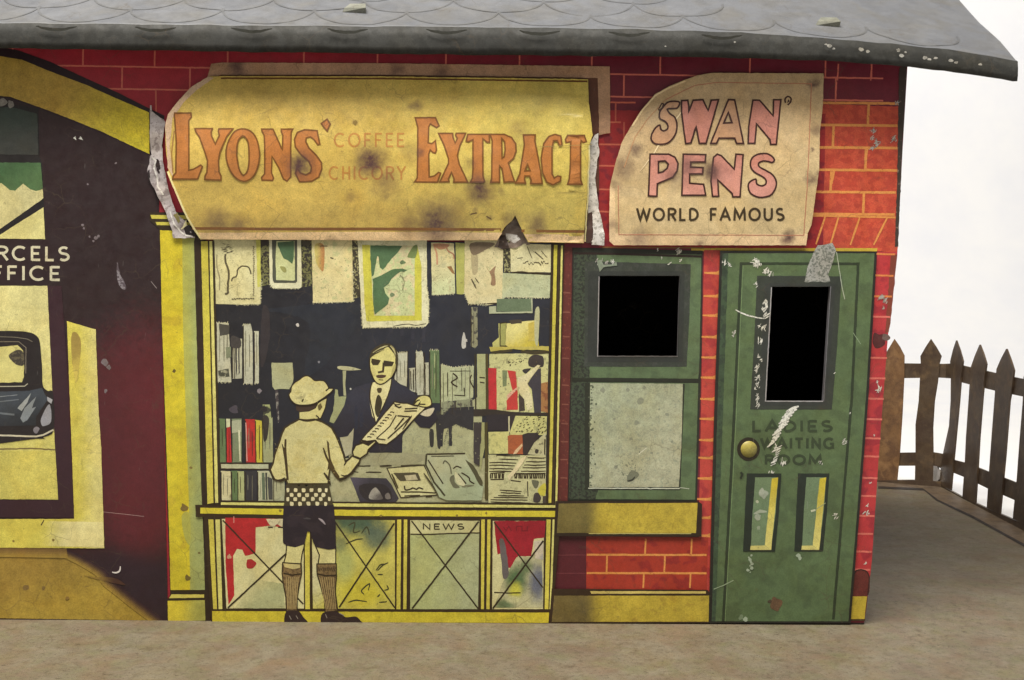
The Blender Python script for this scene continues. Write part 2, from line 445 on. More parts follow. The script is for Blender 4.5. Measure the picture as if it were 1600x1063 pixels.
# pier right of the door
fa.poly([(1371,394),(1402,394),(1389,505),(1374,700),(1362,880),(1356,932),(1330,932),(1357,620)], pm((176,50,54), speck=((152,40,50), 30, .55)), wob=.3)
fa.poly([(1392,398),(1402,398),(1394,480),(1389,520),(1383,520)], pm((120,58,44)), wob=1)
for i, y in enumerate((397,430.6,463,495,559,591,623,655,685,713,747,775,806,834,862,890)):
    xa = 1370 - (y-394)*.074; xb = 1399 - (y-394)*.079
    fa.line([(xa,y),(xb,y+.6)], 3.0, (205,120,62) if y < 470 else (206,104,92), wob=.5)
# bricks under the waiting room sill
fa.poly([(866,838),(918,838),(917,924),(862,924)], (84,28,36), wob=.4)
fa.poly([(916,838),(1107,840),(1104,922),(916,921)], pm((158,50,34), speck=((140,40,34),26,.57)), wob=.4)
for y in (867,895.5): fa.line([(917,y),(1104,y+.5)], 3.3, mort_l, wob=.5)
for x, y0, y1 in ((1009,842,866),(1081,842,866),(948.6,868,895),(1039,868,895),(1006,896,919),(1079,896,919)): fa.line([(x,y0),(x-1,y1)], 2.8, mort_l, wob=.3)
for y in (867.5,896): fa.line([(870,y),(915,y)], 1.2, (112,52,58))
# dark-printed strip of bricks beside the shop window
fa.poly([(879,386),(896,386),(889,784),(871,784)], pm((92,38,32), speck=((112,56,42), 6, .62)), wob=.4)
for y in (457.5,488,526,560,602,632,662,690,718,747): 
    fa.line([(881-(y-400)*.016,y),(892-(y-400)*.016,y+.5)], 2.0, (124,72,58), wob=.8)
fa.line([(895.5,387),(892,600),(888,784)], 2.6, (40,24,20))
# rust, a dark dent blotch and painted edge shade along the end of the wall
fa.blot(1372,533,13,pm((82,36,36), wear=1.4)); fa.blot(1384,527,7,(104,84,78))
fa.poly([(1330,905),(1337,892),(1352,893),(1358,902),(1356,931),(1328,931)], pm((104,44,38), wear=1.6), smooth=True, wob=.5)
fa.line([(1331,905),(1338,892),(1352,892),(1358,903),(1356,930)], 2.0, (54,30,26), smooth=True)
fa.poly([(1329.5,932),(1355,932),(1350.5,968),(1328,968)], pm((186,164,52)), wob=.4)
fa.line([(1328,969),(1352,969)], 3, (70,50,30))
fa.line([(-300,963.8),(0,966),(262,972.5),(866,974.5),(1350,974.5)], 3.4, (36,24,20), wob=.5)
fa.poly([(1405,105),(1417,103),(1409.5,240),(1403,385),(1398,386),(1402,290),(1403,200)], pm((58,48,42), speck=((120,104,92), 9, .66)), wob=1.2)  # shade on the rounded wall edge, painted as a dark speckled strip
BARE = pm((172,168,160), name='scuffed_tin', rough=.36, metal=.25, speck=((120,116,110), 4, .55), wear=.6)
SCUF = pm((206,206,196), name='scuffed_tin', rough=.5, speck=((150,150,142), 3, .55), wear=.5)
for x, y, r in ((1366,204,4),(1362,217,4),(1369,222,6),(1363,230,4),(1398,218,5),(1401,160,4),(1377,463,5),(1381,470,6),(1380,482,3),(1371,598,3),(1374,606,4),(1372,612,3),(1366,680,2),(1360,755,2),(1356,790,3),(1356,802,4),(1352,880,3)):
    fa.blot(x, y, r, BARE if y < 500 else SCUF)
# unmapped corner at the far left of the wall beyond the arch keeps the plain brick print

# ---- archway of the parcels office
ar = W.part('archway', station, 'dark printed archway of the parcels office')
band_o = [(-300,92),(-120,72),(0,80),(34,88),(79,97.5),(131.7,121),(184,145),(224,166),(257,186)]
DARK = pm((41,26,28), wear=.8, bump=.05, blobs=(((90,28,34),222,650,120,210,.95),((78,28,34),150,700,110,220,.8),((86,28,34),225,800,90,110,.9),((44,28,36),226,915,70,70,.9),((44,28,36),170,885,60,40,.8)))
arch_in = [(-300,180),(-120,146),(0,150),(16,151.5),(71,171),(105,184),(158,205.5),(197.5,224),(233.5,241),(249,300),(262,930),(262,972),(-300,964)]
ar.poly([(-300,88),(-120,68),(0,74),(29,79),(79,97),(131,121),(184,145),(224,165),(257,181),(256,192)] + [(248,300),(262,930),(262,972),(-300,964)], pm((34,16,22), wear=.6), wob=.3)
ar.poly([(-300,102),(-120,82),(0,88),(34,93.5),(79,112),(131.7,131.7),(184,155),(233,176),(233.5,241),(197.5,224),(158,205.5),(105,184),(71,171),(16,151.5),(0,150),(-120,146),(-300,180)],
        pm((172,142,56), grad=((200,184,40), (90,140), (225,215), .3), wear=1.5), wob=.4)
ar.poly([(-300,184),(-120,149),(0,153),(16,155),(71,174),(105,187),(158,208.5),(197.5,227),(234,244),(249,345),(262,930),(262,972),(-300,964)], DARK, wob=.5)
# ochre floor with its airbrushed dark edge
EDGE = spline([(100,857),(126,868),(148,880),(166,892),(176,906),(196,922),(226,946),(259,970)], 4, False)
ar.poly([(-300,854),(0,856)] + EDGE + [(-300,962)], pm((150,122,50), grad=((164,138,52), (60,880), (90,960), .6), wear=1.3), wob=.4)
ar.feather(EDGE, -15, 9, 7, (46,28,35), (152,124,51))
ar.feather([(-300,853),(0,855.5),(60,856.5),(104,857.5)], 2, 15, 5, (112,84,44), (152,124,51))
ar.poly([(129,899),(150,902),(178,903),(196,914),(180,912),(158,907)], pm((70,44,34), grad=((140,114,50),(180,905),(146,910),.6)), smooth=True, wob=.4)
ar.blot(41,918,5,(120,96,50)); ar.blot(68,919,3,(120,96,50)); ar.blot(105,935,3,(130,104,50))
for pts in (((118,213),(114,216),(119,219)),((126,213),(123,217),(130,219))): ar.poly(list(pts), SCUF)
for x,y,r in ((181,255,3),(137,288,3),(129,352,4),(131,357,3),(140,370,3),(150,372,5),(146,377,3),(154,369,4),(164,567,9),(170,574,6),(165,611,5),(92,643,4)): ar.blot(x,y,r*.6,pm((112,102,106),wear=1.2))
ar.poly([(183,410),(186,421),(188,430),(193,438),(197,449),(194,453),(187,447),(183,434)], pm((126,120,126), speck=((80,70,76),4,.5)), smooth=True)
ar.line([(188,885),(187,892),(181,895),(175,894)], 2.6, (205,196,190), smooth=True, taper=.6)
ar.line([(160,800),(225,807)], .8, (150,120,116)); ar.line([(236,440),(245,451)], .8, (140,130,130))

# ---- window and hatch of the parcels office
pw = W.part('parcels_window', station, 'printed parcels office window with slanting dark glazing bar')
pw.poly([(-300,158),(0,160),(60,170),(62,246),(66,255),(71,375),(-300,368)], (30,26,26), wob=.4)
pw.poly([(-300,166),(-10,168),(20,168),(58,178),(60,242),(-300,240)], pm((44,56,48), grad=((56,58,54),(20,175),(30,235),.7)), wob=.8)
pw.poly([(-300,252),(64,254.5),(67,296),(56,299),(47,296),(36,287),(24,298),(15,297),(2,286),(-20,298),(-300,296)], pm((62,98,58), grad=((76,110,64),(20,258),(40,295),.5)), wob=.8)
pw.poly([(-300,296),(-20,298),(2,286),(15,297),(24,298),(36,287),(47,296),(56,299),(67,296),(68,310),(0,358),(-300,500),(-300,370)], pm((196,188,132), wear=1.2), wob=.6)
pw.poly([(-300,368),(0,367),(68,324),(70.5,374),(-300,368.5)], pm((200,192,124), wear=1.2), wob=.4)
pw.blot(4,160,8,pm((120,116,110), wear=1.6)); pw.blot(17,163,6,pm((120,116,110), wear=1.6))
ar.text('PARCELS', -58, 108, 384, 406, 3.9, (192,186,158), slope=.012)
ar.text('OFFICE', -46, 94, 415, 437, 3.9, (192,186,158), slope=.012)
ht = W.part('parcels_hatch', station, 'printed parcels hatch with black motor car behind it')
ht.poly([(-300,446),(74,447),(78,520),(86,700),(91,781),(-300,778)], pm((208,200,134), grad=((198,190,96),(20,470),(60,770),.8), wear=1.2), wob=.5)
ht.line([(-300,700),(0,702),(50,701),(86,703)], 2.2, (120,104,62), wob=.8)
ht.poly([(-300,704),(86,705),(90,780),(-300,778)], pm((198,188,92), wear=1.3), wob=.4)
ht.poly([(-300,779),(91,782),(86,700),(74,447),(96,447),(104,560),(116,809),(-300,808)], pm((52,28,36), wear=.8), wob=.4)
cp = W.part('counter_flap', station, 'pale yellow printed counter edge')
cp.poly([(104.5,502),(149.5,515),(154,640),(158,700),(163,857),(0,856),(-300,852),(-300,812),(116,811),(112,700)], pm((200,188,78), grad=((206,196,120),(118,560),(158,560),.7), wear=1.3), wob=.5)
cp.poly([(113,520),(126,530),(124,570),(119,600),(112,560)], pm((150,128,60), grad=((196,180,84),(118,540),(121,590),.9)), smooth=True, wob=1)
cp.poly([(40,814),(161,816),(162.5,855),(40,853)], pm((200,188,78), grad=((214,204,140),(58,835),(112,838),.6), wear=1.1), wob=.5)
cp.line([(69,813),(64,821)], 3.4, (70,60,34), taper=.5); cp.blot(83,844,2.2,(130,110,50)); cp.blot(21,846,2,(130,110,50))
# the printed motor car seen over the hatch
car = W.part('motor_car', station, 'black printed motor car rear with window')
car.poly(q('L2',-400,165,0,165,150,168,220,180,262,210,278,260,290,400,296,540,330,580,368,600,372,850,300,900,250,912,-400,905), (36,30,30), smooth=True, wob=.3)
car.poly(q('L2',-400,570,0,585,200,580,290,560,330,640,250,760,250,820,-400,830), pm((62,70,78), grad=((40,42,46),(20,615),(30,668),.6)), wob=.5)
car.line(q('L2',-400,885,0,888,250,896,300,885,370,850), 2.6, (190,184,160)); 
car.poly(q('L2',-400,270,0,275,120,265,160,300,168,400,165,480,150,520,-400,535), (200,192,118), smooth=False, wob=.8)
car.poly(q('L2',60,335,110,300,150,300,165,340,165,400,130,405,95,385), pm((92,84,64), speck=((60,54,46),6,.5)), smooth=True)
car.line(q('L2',-300,545,0,550,170,548,192,530), 1.5, (168,164,142)); car.line(q('L2',-300,240,0,240,130,240,180,280,178,460), 1.2, (120,112,96))
car.line(q('L2',0,205,120,210,190,222,225,240), 1.2, (110,104,92))
car.poly(q('L2',140,770,170,700,250,620,220,700,250,690,190,780,160,800), (124,132,136)); car.poly(q('L2',120,700,215,595,190,660,150,720), (150,156,156))
car.poly(q('L2',285,770,330,680,350,690,355,790,320,820,290,820), (140,140,146), smooth=True); car.poly(q('L2',325,620,365,640,355,670,330,650), (150,150,154))
car.line(q('L2',-200,660,0,655,130,640), 1.6, (104,112,118)); car.line(q('L2',-200,740,0,735,100,745), 3, (96,104,110)); car.line(q('L2',-200,620,0,620,120,608), 1.0, (130,136,140))
car.blot(57,672,5,(120,116,124))

# ---- yellow pillar
pi = W.part('pillar', station, 'yellow printed pillar with shaded right side')
pi.poly([(234,332),(318,332),(328,972),(262,972),(261,938),(266,930),(258,700),(249,358),(234,345)], (46,34,14), wob=.3)
pi.poly([(250,360),(305,362),(307.5,500),(314.5,763),(317.5,818),(320,922),(266.5,922),(263.5,807),(260,700),(253,500)], pm((200,184,38), speck=((190,170,40),30,.6), wear=1.3), wob=.4)
pi.poly([(285,362),(305,362),(307.5,500),(314.5,763),(317.5,818),(320,922),(297,922),(295,780),(292,700),(286,520)], pm((168,168,76), grad=((150,160,96),(288,600),(312,600),.5), wear=1.2), wob=.5)
pi.poly([(284,806),(296,803),(297,850),(288,838)], (168,166,72), smooth=True)
for y0, y1, xa, xb in ((336,342,235,312),(347,352,243,312)): pi.poly([(xa,y0),(xb,y0+1),(xb,y1+1),(xa+2,y1)], (190,180,70), wob=.3)
pi.poly([(268,929),(319,929),(319,934),(264,935)], (196,184,84)); 
pi.poly([(262,939),(320,938),(321,970),(262.5,970)], pm((196,178,48), grad=((158,156,74),(280,950),(312,950),.4), wear=1.3), wob=.4)
pi.blot(272,580,2.6,(96,80,30)); pi.blot(293,903,5,(110,94,40)); pi.blot(288,793,6,(120,100,46)); pi.blot(298,731,2.4,(120,104,50)); pi.blot(311,864,2,(110,100,50))
pi.poly([(314,333),(322,376),(331,786),(329,972),(323,972),(312,700),(303,378)], (44,30,16), wob=.4)

# ---- shop window: frame, counter, shelves, books, posters, two printed people
shop = empty('shop_window', Matrix.Identity(4)); shop.parent = station
shop['label'] = 'printed newsagent shop window with yellow frame'
bk = W.part('shop_interior', shop, 'dark blue printed interior behind the counter')
NV = pm((31,30,35), grad=((37,39,48),(420,480),(600,520),.9), wear=.6)
bk.poly([(312,376),(882,380),(870,798),(322,795)], (46,34,14), wob=.2)
bk.poly([(333,374),(861,380),(856,788),(343,785)], NV, wob=.2)
bk.poly(q('W4',470,600,560,590,860,560,1180,540,1180,760,900,1063,800,1063,830,700), pm((37,40,48)), smooth=True, wob=1.5)
bk.poly(q('W4',480,600,530,600,540,800,500,1000,470,1000), (48,42,44), smooth=True, wob=1)
# pale counter and wall seen behind the people
GB = pm((160,160,120), speck=((144,146,112),7,.6), wear=1.1)
bk.poly(q('M',610,840,720,700,860,770,925,700,920,940,960,940,960,790,1010,700,1300,480,1310,1063) + [(762,785),(620,786),(520,786),(520,718),(545,716),(628,716)], GB, wob=.6)
bk.poly([(500,716),(760,716),(760,784),(455,784),(500,740)], pm((162,160,122), speck=((150,150,112),8,.58)), wob=.5)
bk.poly([(545,706),(640,708),(680,712),(640,728),(545,728)], (150,148,114), wob=.5)
bk.poly(q('M',340,920,600,850,605,990,320,995), (44,42,56))
# stand-in gaps and uprights behind the newsagent
for a in ((845,800,880,800,880,930,850,930),(900,650,945,670,945,930,915,930)): bk.poly(q('M',*a), (48,46,42), smooth=True)
bk.poly(q('W7',470,320,640,320,635,480,600,470,520,440,495,450,495,585,475,580,470,460,440,470,430,570,400,575,400,380,470,370), pm((44,42,44)), wob=1)
bk.poly(q('W7',0,500,60,470,160,500,160,620,0,625), (46,44,58), wob=.6)
# bits hanging in the dark
bk.poly(q('H',1140,25,1300,28,1460,65,1470,80,1260,85,1150,65), (170,168,130), smooth=True); bk.poly(q('H',1210,90,1265,90,1250,300,1265,470,1225,470), (156,158,122))
bk.poly(q('H',1100,370,1140,380,1150,490,1270,480,1240,600,1180,780,1090,890,1010,860,1070,700), (150,156,112), smooth=False, wob=.8)
bk.poly(q('H',0,600,110,600,130,750,150,1060,0,1060,20,1000), pm((150,156,104), speck=((60,60,46),14,.6)), wob=.8)
bk.poly(q('H',0,630,60,640,70,700,0,710), (40,36,36), smooth=True); bk.poly(q('H',10,770,60,780,90,900,60,1000,20,1000), (50,46,40), smooth=True)
bk.poly(q('H',190,370,235,380,240,600,255,860,235,880,215,700), pm((124,120,112), speck=((60,52,54),6,.5)), wob=.8)
bk.blot(405,611,4,(120,114,120)); bk.blot(366,640,7,(72,66,74)); bk.blot(465,508,3,(190,186,180)); bk.blot(498,566,2,(120,120,126)); bk.blot(728,532,2.5,(170,168,166))
bk.poly([(724,520),(727,525),(728,542),(723,545),(721,538)], (176,176,172), smooth=True); bk.blot(548,608,1.6,(170,170,160))
card = W.part('price_card', shop, 'pale blank card hanging over the boy')
card.poly(q('H',135,-30,455,-28,470,200,465,260,405,370,300,365,250,365,185,380,150,330), pm((164,166,126), wear=1.1), wob=.5)
for x in range(0, 4):
    bk.line([(612+x*17,455),(611+x*17,520+x*5)], 5, (46,46,56), wob=1.2)
stip = pm((110,110,66), speck=((44,38,32),3.4,.5)); stip2 = pm((58,52,38), speck=((150,146,100),3.4,.56))

# posters along the top
def poster(label=None): return W.part('poster', shop, label)
p = poster('pale poster with a line drawing of a tree')
p.poly(q('P1',30,20,670,25,690,600,680,935,350,940,60,930), pm((200,194,144), speck=((184,178,130),9,.6)), wob=.4)
p.poly(q('P1',620,25,680,25,695,690,640,700,630,300), (186,184,84), wob=.6)
INK = (84,76,52)
p.line(q('P1',195,240,195,330,225,430,245,520,230,650,230,770,190,795), 3.2, INK, smooth=True, wob=.8); p.line(q('P1',280,620,300,570,350,540,370,450,440,405,520,430,550,520), 2.2, INK, smooth=True, wob=.6)
for i in range(26): 
    a = random.random()*6.28; r = random.random()
    x, y = 370-330+ (330+ (215+95*r*math.cos(a))/8.856) - 40, 370+(165+75*r*math.sin(a))/8.856
    p.line([(x-2,y+random.uniform(-1.5,1.5)),(x+2.4,y+random.uniform(-1.5,1.5))], 1.5, INK, taper=.5)
for i in range(26):
    y = 385+i*3; p.line([(396+random.uniform(-1,1),y),(396.6+random.uniform(-1,1),y+2.2)], 2.0, (120,112,82), wob=0)
for i in range(10): p.line([(362+i*3.6,467+random.uniform(-1,1)),(365+i*3.6,467+random.uniform(-1.3,1.3))], 2.0, INK, wob=0)
p.line(q('P1',80,250,80,430,115,560,115,740), 1.8, (140,132,98), smooth=True)
W_ = bk
bk.poly(q('P1',680,50,800,50,810,660,690,690), stip, wob=.8); bk.poly(q('P1',1240,50,1390,50,1395,690,1250,690), stip, wob=.8); bk.poly(q('P1',680,50,790,50,785,110,690,140),(52,44,36)); bk.poly(q('P1',1240,60,1385,60,1350,130,1270,120),(70,64,48))
p = poster('narrow dark bordered poster in green and cream')
p.poly(q('P1',800,20,1240,20,1255,600,1250,700,1220,718,850,715,810,660), pm((206,204,168)), wob=.4)
p.poly(q('P1',840,20,1190,20,1190,620,1170,640,870,640,850,600), (74,76,62), wob=.6)
p.poly(q('P1',905,60,1150,60,1160,600,1130,610,900,600,890,300), pm((188,194,140)), wob=.4)
p.poly(q('P1',920,80,1145,60,1145,280,1120,380,1060,330,1000,300,960,210,920,120), pm((70,104,68)), wob=.6)
p.poly(q('P1',950,410,1020,420,1045,470,1020,500,980,470), (140,140,80), smooth=True)
p = poster('cream poster with a rusty orange bar')
p.poly(q('W4',855,70,1160,75,1170,540,865,548), pm((206,194,140), speck=((186,184,130),9,.6)), wob=.4)
p.poly(q('W4',880,110,950,120,945,300,915,290,885,230), pm((176,126,72), grad=((190,176,98),(505,400),(494,400),.7)), smooth=True, wob=.6); p.line(q('W4',920,120,975,120), 1.4, INK); p.line(q('W4',995,205,1020,215), 2, INK)
bk.poly(q('W4',1160,60,1235,60,1235,500,1170,520), stip2, wob=.8)
p = poster('large poster with yellow border and green figures')
p.poly(q('P2',55,20,775,20,780,520,800,700,790,900,760,935,110,945,95,700), pm((206,204,166), speck=((188,186,146),7,.62)), wob=.5)
p.poly(q('P2',105,85,680,95,720,300,725,870,150,880,130,700), pm((190,186,66), wear=1.1), wob=.5)
p.poly(q('P2',185,85,660,95,650,300,650,820,230,820,212,600), pm((186,196,142), speck=((200,190,146),12,.52)), wob=.4)
p.poly(q('P2',190,90,520,95,480,160,410,230,350,310,320,345,290,320,275,210,262,200,240,330,225,400,205,415,195,300), pm((76,110,70)), wob=.7)
p.poly(q('P2',215,440,300,400,420,340,520,330,575,350,540,368,505,360,450,400,410,440,380,490,330,530,345,590,385,640,375,700,300,760,235,810,220,700), pm((76,110,70)), wob=.7)
p.blot(629,410,4.4,(96,118,78),sq=.7); p.blot(613,461,3.4,(110,128,90)); p.poly(q('P2',575,200,640,95,680,100,660,215,600,220),(110,130,74),smooth=True)
p.line(q('P2',500,400,540,450,535,520,520,560), 1.4, (140,140,100), smooth=True); p.line(q('P2',430,930,560,905,660,920,770,905), 1.2, OUT, wob=1)
p = poster('cream poster with brown and yellow strip')
p.poly(q('P2',820,60,1060,70,1070,590,990,600,830,605), pm((202,192,142), grad=((186,194,146),(690,400),(690,460),.6), speck=((176,172,130),8,.63)), wob=.5)
p.poly(q('P2',1075,60,1170,70,1165,600,1085,595), (164,166,88), wob=.5); p.poly(q('P2',985,310,1030,305,1070,390,1040,380),(140,104,60)); p.line(q('P2',980,110,1000,150,1050,180,1060,230), 2, (160,110,80), smooth=True); p.line(q('P2',850,90,880,180,885,290), 2.4, (190,136,104), smooth=True)
p.poly(q('P2',840,75,1000,80,980,120,900,130), (170,124,92), smooth=True)
p = poster('pale poster with faint brown sketches')
p.poly(q('P3',155,20,500,0,510,150,500,610,380,630,190,620,150,520), pm((200,190,144), speck=((180,176,132),8,.62)), wob=.5)
p.poly(q('P3',215,90,275,180,270,330,225,330), (168,156,118), smooth=True); p.line(q('P3',215,390,240,440,260,480), 2.4, INK, smooth=True, taper=.5); p.line(q('P3',250,380,285,430), 2, INK, taper=.5)
p.poly(q('P3',350,270,380,320,440,270,430,330,440,440,395,445,400,370), (140,112,84), smooth=True); p.poly(q('P3',210,60,430,60,350,120,230,170),(120,104,82),smooth=True); p.line(q('P3',180,628,380,618,500,612), 1.8, OUT, wob=.6)
bk.poly(q('P3',505,20,580,20,580,330,520,330), stip2, wob=.7)
p = poster('small pale poster in the corner with a scratchy drawing')
p.poly(q('P3',575,60,950,75,948,330,580,325), pm((204,198,152)), wob=.5)
p.line(q('P3',590,330,680,325,800,340,945,345), 2.6, OUT, wob=.8)
for i in range(14): p.line(q('P3',690+i*17,225+random.uniform(0,30),706+i*17,225+random.uniform(0,40)), 1.5, INK, wob=0)
p.line(q('P3',730,90,775,200), 1.2, INK); p.line(q('P3',800,140,880,210), 1.8, INK); p.line(q('P3',640,200,690,195), 1.4, INK); p.line(q('P3',860,130,910,190),1.2,INK)
p = poster('plain grey green panel below the corner poster')
p.poly(q('P3',505,335,945,355,940,565,525,560,500,600), pm((170,176,138), speck=((156,164,128),8,.6)), wob=.5)
p.poly(q('P3',450,575,770,570,765,695,450,690), pm((96,114,84)), wob=.4); p.poly(q('P3',380,645,445,640,445,695,770,690,765,570,780,570,780,705,380,710), (160,166,134), wob=.4)

FZ = (198,194,156)
for pts in ([q('P1',350,940,680,935),q('P1',690,600,680,935)], [q('W4',865,548,1170,540),q('W4',1170,540,1165,300)], [q('P2',95,700,110,945),q('P2',110,945,760,935),q('P2',790,900,800,700,780,520)], [q('P2',830,605,990,600,1070,590)], [q('P3',150,520,190,620),q('P3',190,620,380,630)], [q('P3',525,560,940,565)], [q('P1',810,660,850,715),q('P1',850,715,1220,718)]):
    for l in pts: bk.fuzz(l, FZ)
for x0, y0, x1, y1, n in ((345,385,398,465,40),(492,400,545,468,50),(600,430,648,492,60),(678,420,708,456,36),(728,385,780,470,50),(800,385,858,420,24),(790,432,858,455,30)):
    bk.dots(x0, y0, x1, y1, n, (128,122,92), .9)
def book(pts, c, label=None, ol=None, **kw):
    b = W.part('book', shop, label); b.poly(pts, c, wob=.4, outline=ol, ow=1.2, **kw)
    x0, x1 = min(p[0] for p in pts), max(p[0] for p in pts); y0, y1 = min(p[1] for p in pts), max(p[1] for p in pts); w = x1 - x0
    b.line([(x0 + .6, y0 + 2), (x0 + 1, y1 - 1)], 1.3, OUT, wob=.4)
    for k in range(int(w / 7)):
        x = x0 + w * (k + .6 + .3 * random.random()) / (int(w / 7) + .6); a = y0 + (y1 - y0) * random.uniform(.04, .3); z = y1 - (y1 - y0) * random.uniform(.02, .4)
        b.line([(x, a), (x + random.uniform(-.4, .4), z)], random.uniform(.8, 1.5), random.choice((OUT, (96,92,74), (120,118,96))), taper=.4, wob=.3)
    return b
WH = pm((178,178,154), speck=((160,160,138),8,.6))
# left shelves
book(q('B1',25,80,90,82,105,390,30,388), WH).poly(q('B1',40,85,95,95,95,140,45,150), (70,68,62), wob=1).poly(q('B1',75,210,102,205,104,260,78,265), (118,126,100)).poly(q('B1',35,330,90,318,95,362,40,366), pm((70,72,60), speck=((150,150,128),4,.55)))
book(q('B1',108,160,160,165,160,370,112,372), WH).poly(q('B1',125,160,133,160,133,330,127,370),NAV).poly(q('B1',140,165,146,165,148,340,142,350),NAV).poly(q('B1',105,150,150,165,150,210,105,205),(64,60,58),smooth=True).line(q('B1',118,210,120,370),1.2,OUT)
book(q('B1',165,92,205,88,214,130,216,398,168,398), WH); book(q('B1',222,125,246,125,248,395,224,398), WH)
book(q('B1',40,578,72,580,76,806,46,806), (92,114,70)); book(q('B1',76,600,98,590,106,806,80,806), (178,38,36)).poly(q('B1',78,580,98,580,98,622,78,625), (190,190,150))
book(q('B1',106,580,158,578,158,806,108,806), (112,124,92)).poly(q('B1',108,590,156,585,156,650,140,650,108,655),(160,164,134)).poly(q('B1',140,640,150,640,154,800,146,800),(190,192,160))
book(q('B1',176,582,226,582,232,806,182,806), pm((176,42,34), speck=((150,36,34),20,.6))).line(q('B1',180,600,186,800),1.6,(190,140,130)); book(q('B1',228,584,262,590,270,806,236,806), (184,172,56)); book(q('B1',264,640,318,570,322,806,272,806), pm((150,154,112)))
bk.poly(q('B1',272,570,300,580,290,680,272,690), (52,46,40), smooth=True)
sh = W.part('shelf', shop); sh.poly(q('B1',46,812,300,812,300,842,50,840), (170,172,140), outline=OUT, ow=1.8)
book(q('B1',50,850,100,852,104,1006,54,1006), pm((190,184,142), speck=((130,124,92),16,.63))); book(q('B1',104,850,136,850,140,1006,106,1006), (88,112,68)); book(q('B1',136,852,170,852,172,1006,140,1006), (158,164,112)); book(q('B1',174,850,236,850,236,1006,176,1006), (48,46,48))
book(q('B1',240,850,300,850,322,900,322,1006,244,1006), pm((172,172,138))).poly(q('B1',262,860,276,860,280,1000,266,1000),(84,98,74)).poly(q('B1',292,880,318,890,320,1000,298,1000),(66,66,62)).poly(q('B1',280,860,290,860,292,1000,284,1000),(60,62,54))
book(q('B1',322,850,380,850,382,1006,324,1006), (162,164,130))
# books behind the newsagent
book(q('M',560,120,655,110,650,420,590,400,530,350,560,250), WH, ol=OUT); book(q('M',665,255,725,250,735,470,670,450), WH).line(q('M',680,280,685,440),1.6,OUT).line(q('M',705,265,708,450),1.4,OUT).line(q('M',720,260,728,460),1.2,OUT)
book(q('M',725,110,785,110,798,200,798,490,740,490,720,300), WH).line(q('M',798,120,798,490),1.6,OUT); book(q('M',803,205,838,205,840,490,803,490), WH)
book(q('M',845,95,930,95,935,560,870,560,845,480), pm((92,116,74))).line(q('M',890,120,890,250),1.8,(150,160,112),taper=.5).line(q('M',892,300,890,440),1.6,(150,160,112),taper=.5)
book(q('W7',420,40,500,60,640,50,635,260,560,300,470,310,415,290), pm((166,172,134), speck=((150,156,120),8,.6))).line(q('W7',465,95,465,250),1.4,OUT).line(q('W7',500,100,530,130,490,160,530,190),2.2,OUT,smooth=True).line(q('W7',510,245,580,250,575,195),1.6,OUT).line(q('W7',480,85,620,85),1,OUT).line(q('W7',625,110,615,150,640,200),1.8,OUT,smooth=True)
book(q('W7',420,290,630,270,630,320,480,330,440,380,415,370), pm((130,134,104), speck=((70,68,60),7,.52)))
book(q('P3',215,650,270,650,275,1000,250,1030,210,1010), pm((134,134,106), speck=((70,68,64),6,.56)))
# tall case on the right
case = W.part('bookcase', shop, 'printed bookcase with red books')
case.poly(q('P3',465,800,530,800,530,1063,470,1063,420,1063,410,980,470,930), (180,178,104)); case.poly(q('P3',480,800,540,790,535,1010,480,1010), (150,150,84), outline=OUT, ow=1.6)
case.poly(q('P3',540,800,820,770,840,1010,700,1050,560,1020,530,1000), pm((204,196,122), grad=((188,172,60),(800,520),(815,545),.9)), wob=.6); case.poly(q('P3',740,800,800,780,800,960,745,960), pm((180,164,74), grad=((196,186,110),(826,530),(832,540),.8)))
case.poly(q('P3',820,650,845,690,830,990,800,960,800,720), (170,172,134), smooth=True); case.poly(q('P3',560,770,680,765,680,800,580,805), (66,58,44), wob=.8)
case.poly(q('R1',40,100,140,100,145,755,45,755), pm((160,164,118))).line(q('R1',70,380,135,385),2,OUT).line(q('R1',75,435,130,445),2,OUT).line(q('R1',158,100,160,760),4,(72,62,28)).line(q('R1',20,100,25,760),2.4,(52,46,28))
case.poly(q('R1',185,100,890,90,880,420,860,800,180,780), pm((190,188,130), speck=((150,148,104),7,.62)), wob=.5)
case.line(q('R1',210,85,300,75,460,60), 5, (62,54,32), taper=.4); case.line(q('R1',560,70,700,85,890,80), 5.4, (62,54,32), taper=.3); case.poly(q('R1',180,20,890,10,890,60,560,50,470,40,200,70), (180,168,80), wob=1)
case.poly(q('R1',175,265,270,270,275,770,180,775), pm((186,44,48))); case.poly(q('R1',340,295,400,295,390,480,345,490), (112,124,84)); case.poly(q('R1',400,290,500,310,520,560,525,760,390,770,390,660,470,560), pm((184,56,50)), wob=.8)
case.poly(q('R1',395,590,520,490,520,520,400,640), (206,160,134)); case.poly(q('R1',660,150,720,110,820,130,830,240,780,260,700,260,650,230), (58,50,48), smooth=True); case.poly(q('R1',580,290,680,270,650,310,610,335), (50,46,44), smooth=True)
case.poly(q('R1',740,290,800,270,800,800,720,800,690,520,640,460), pm((58,54,62))); case.poly(q('R1',800,450,880,430,880,800,800,780), pm((158,112,66), speck=((130,80,50),10,.55))); case.poly(q('R1',535,570,600,640,610,770,540,790), (62,52,46), wob=.6)
case.poly(q('R1',520,390,610,340,690,290,760,230,790,240,720,340,640,440,660,540,700,640,700,740,640,780,600,640,540,560), pm((204,196,152)), wob=.8)
case.poly(q('R1',0,760,180,755,400,780,560,800,880,800,880,830,500,830,0,840), (50,42,34), wob=.8); case.poly(q('R1',150,820,415,820,415,1010,150,1010), (44,38,42)); case.poly(q('R1',430,830,495,830,490,960,440,1000), (50,42,42)); case.poly(q('R1',410,840,430,840,430,1030,412,1030), (180,176,140))
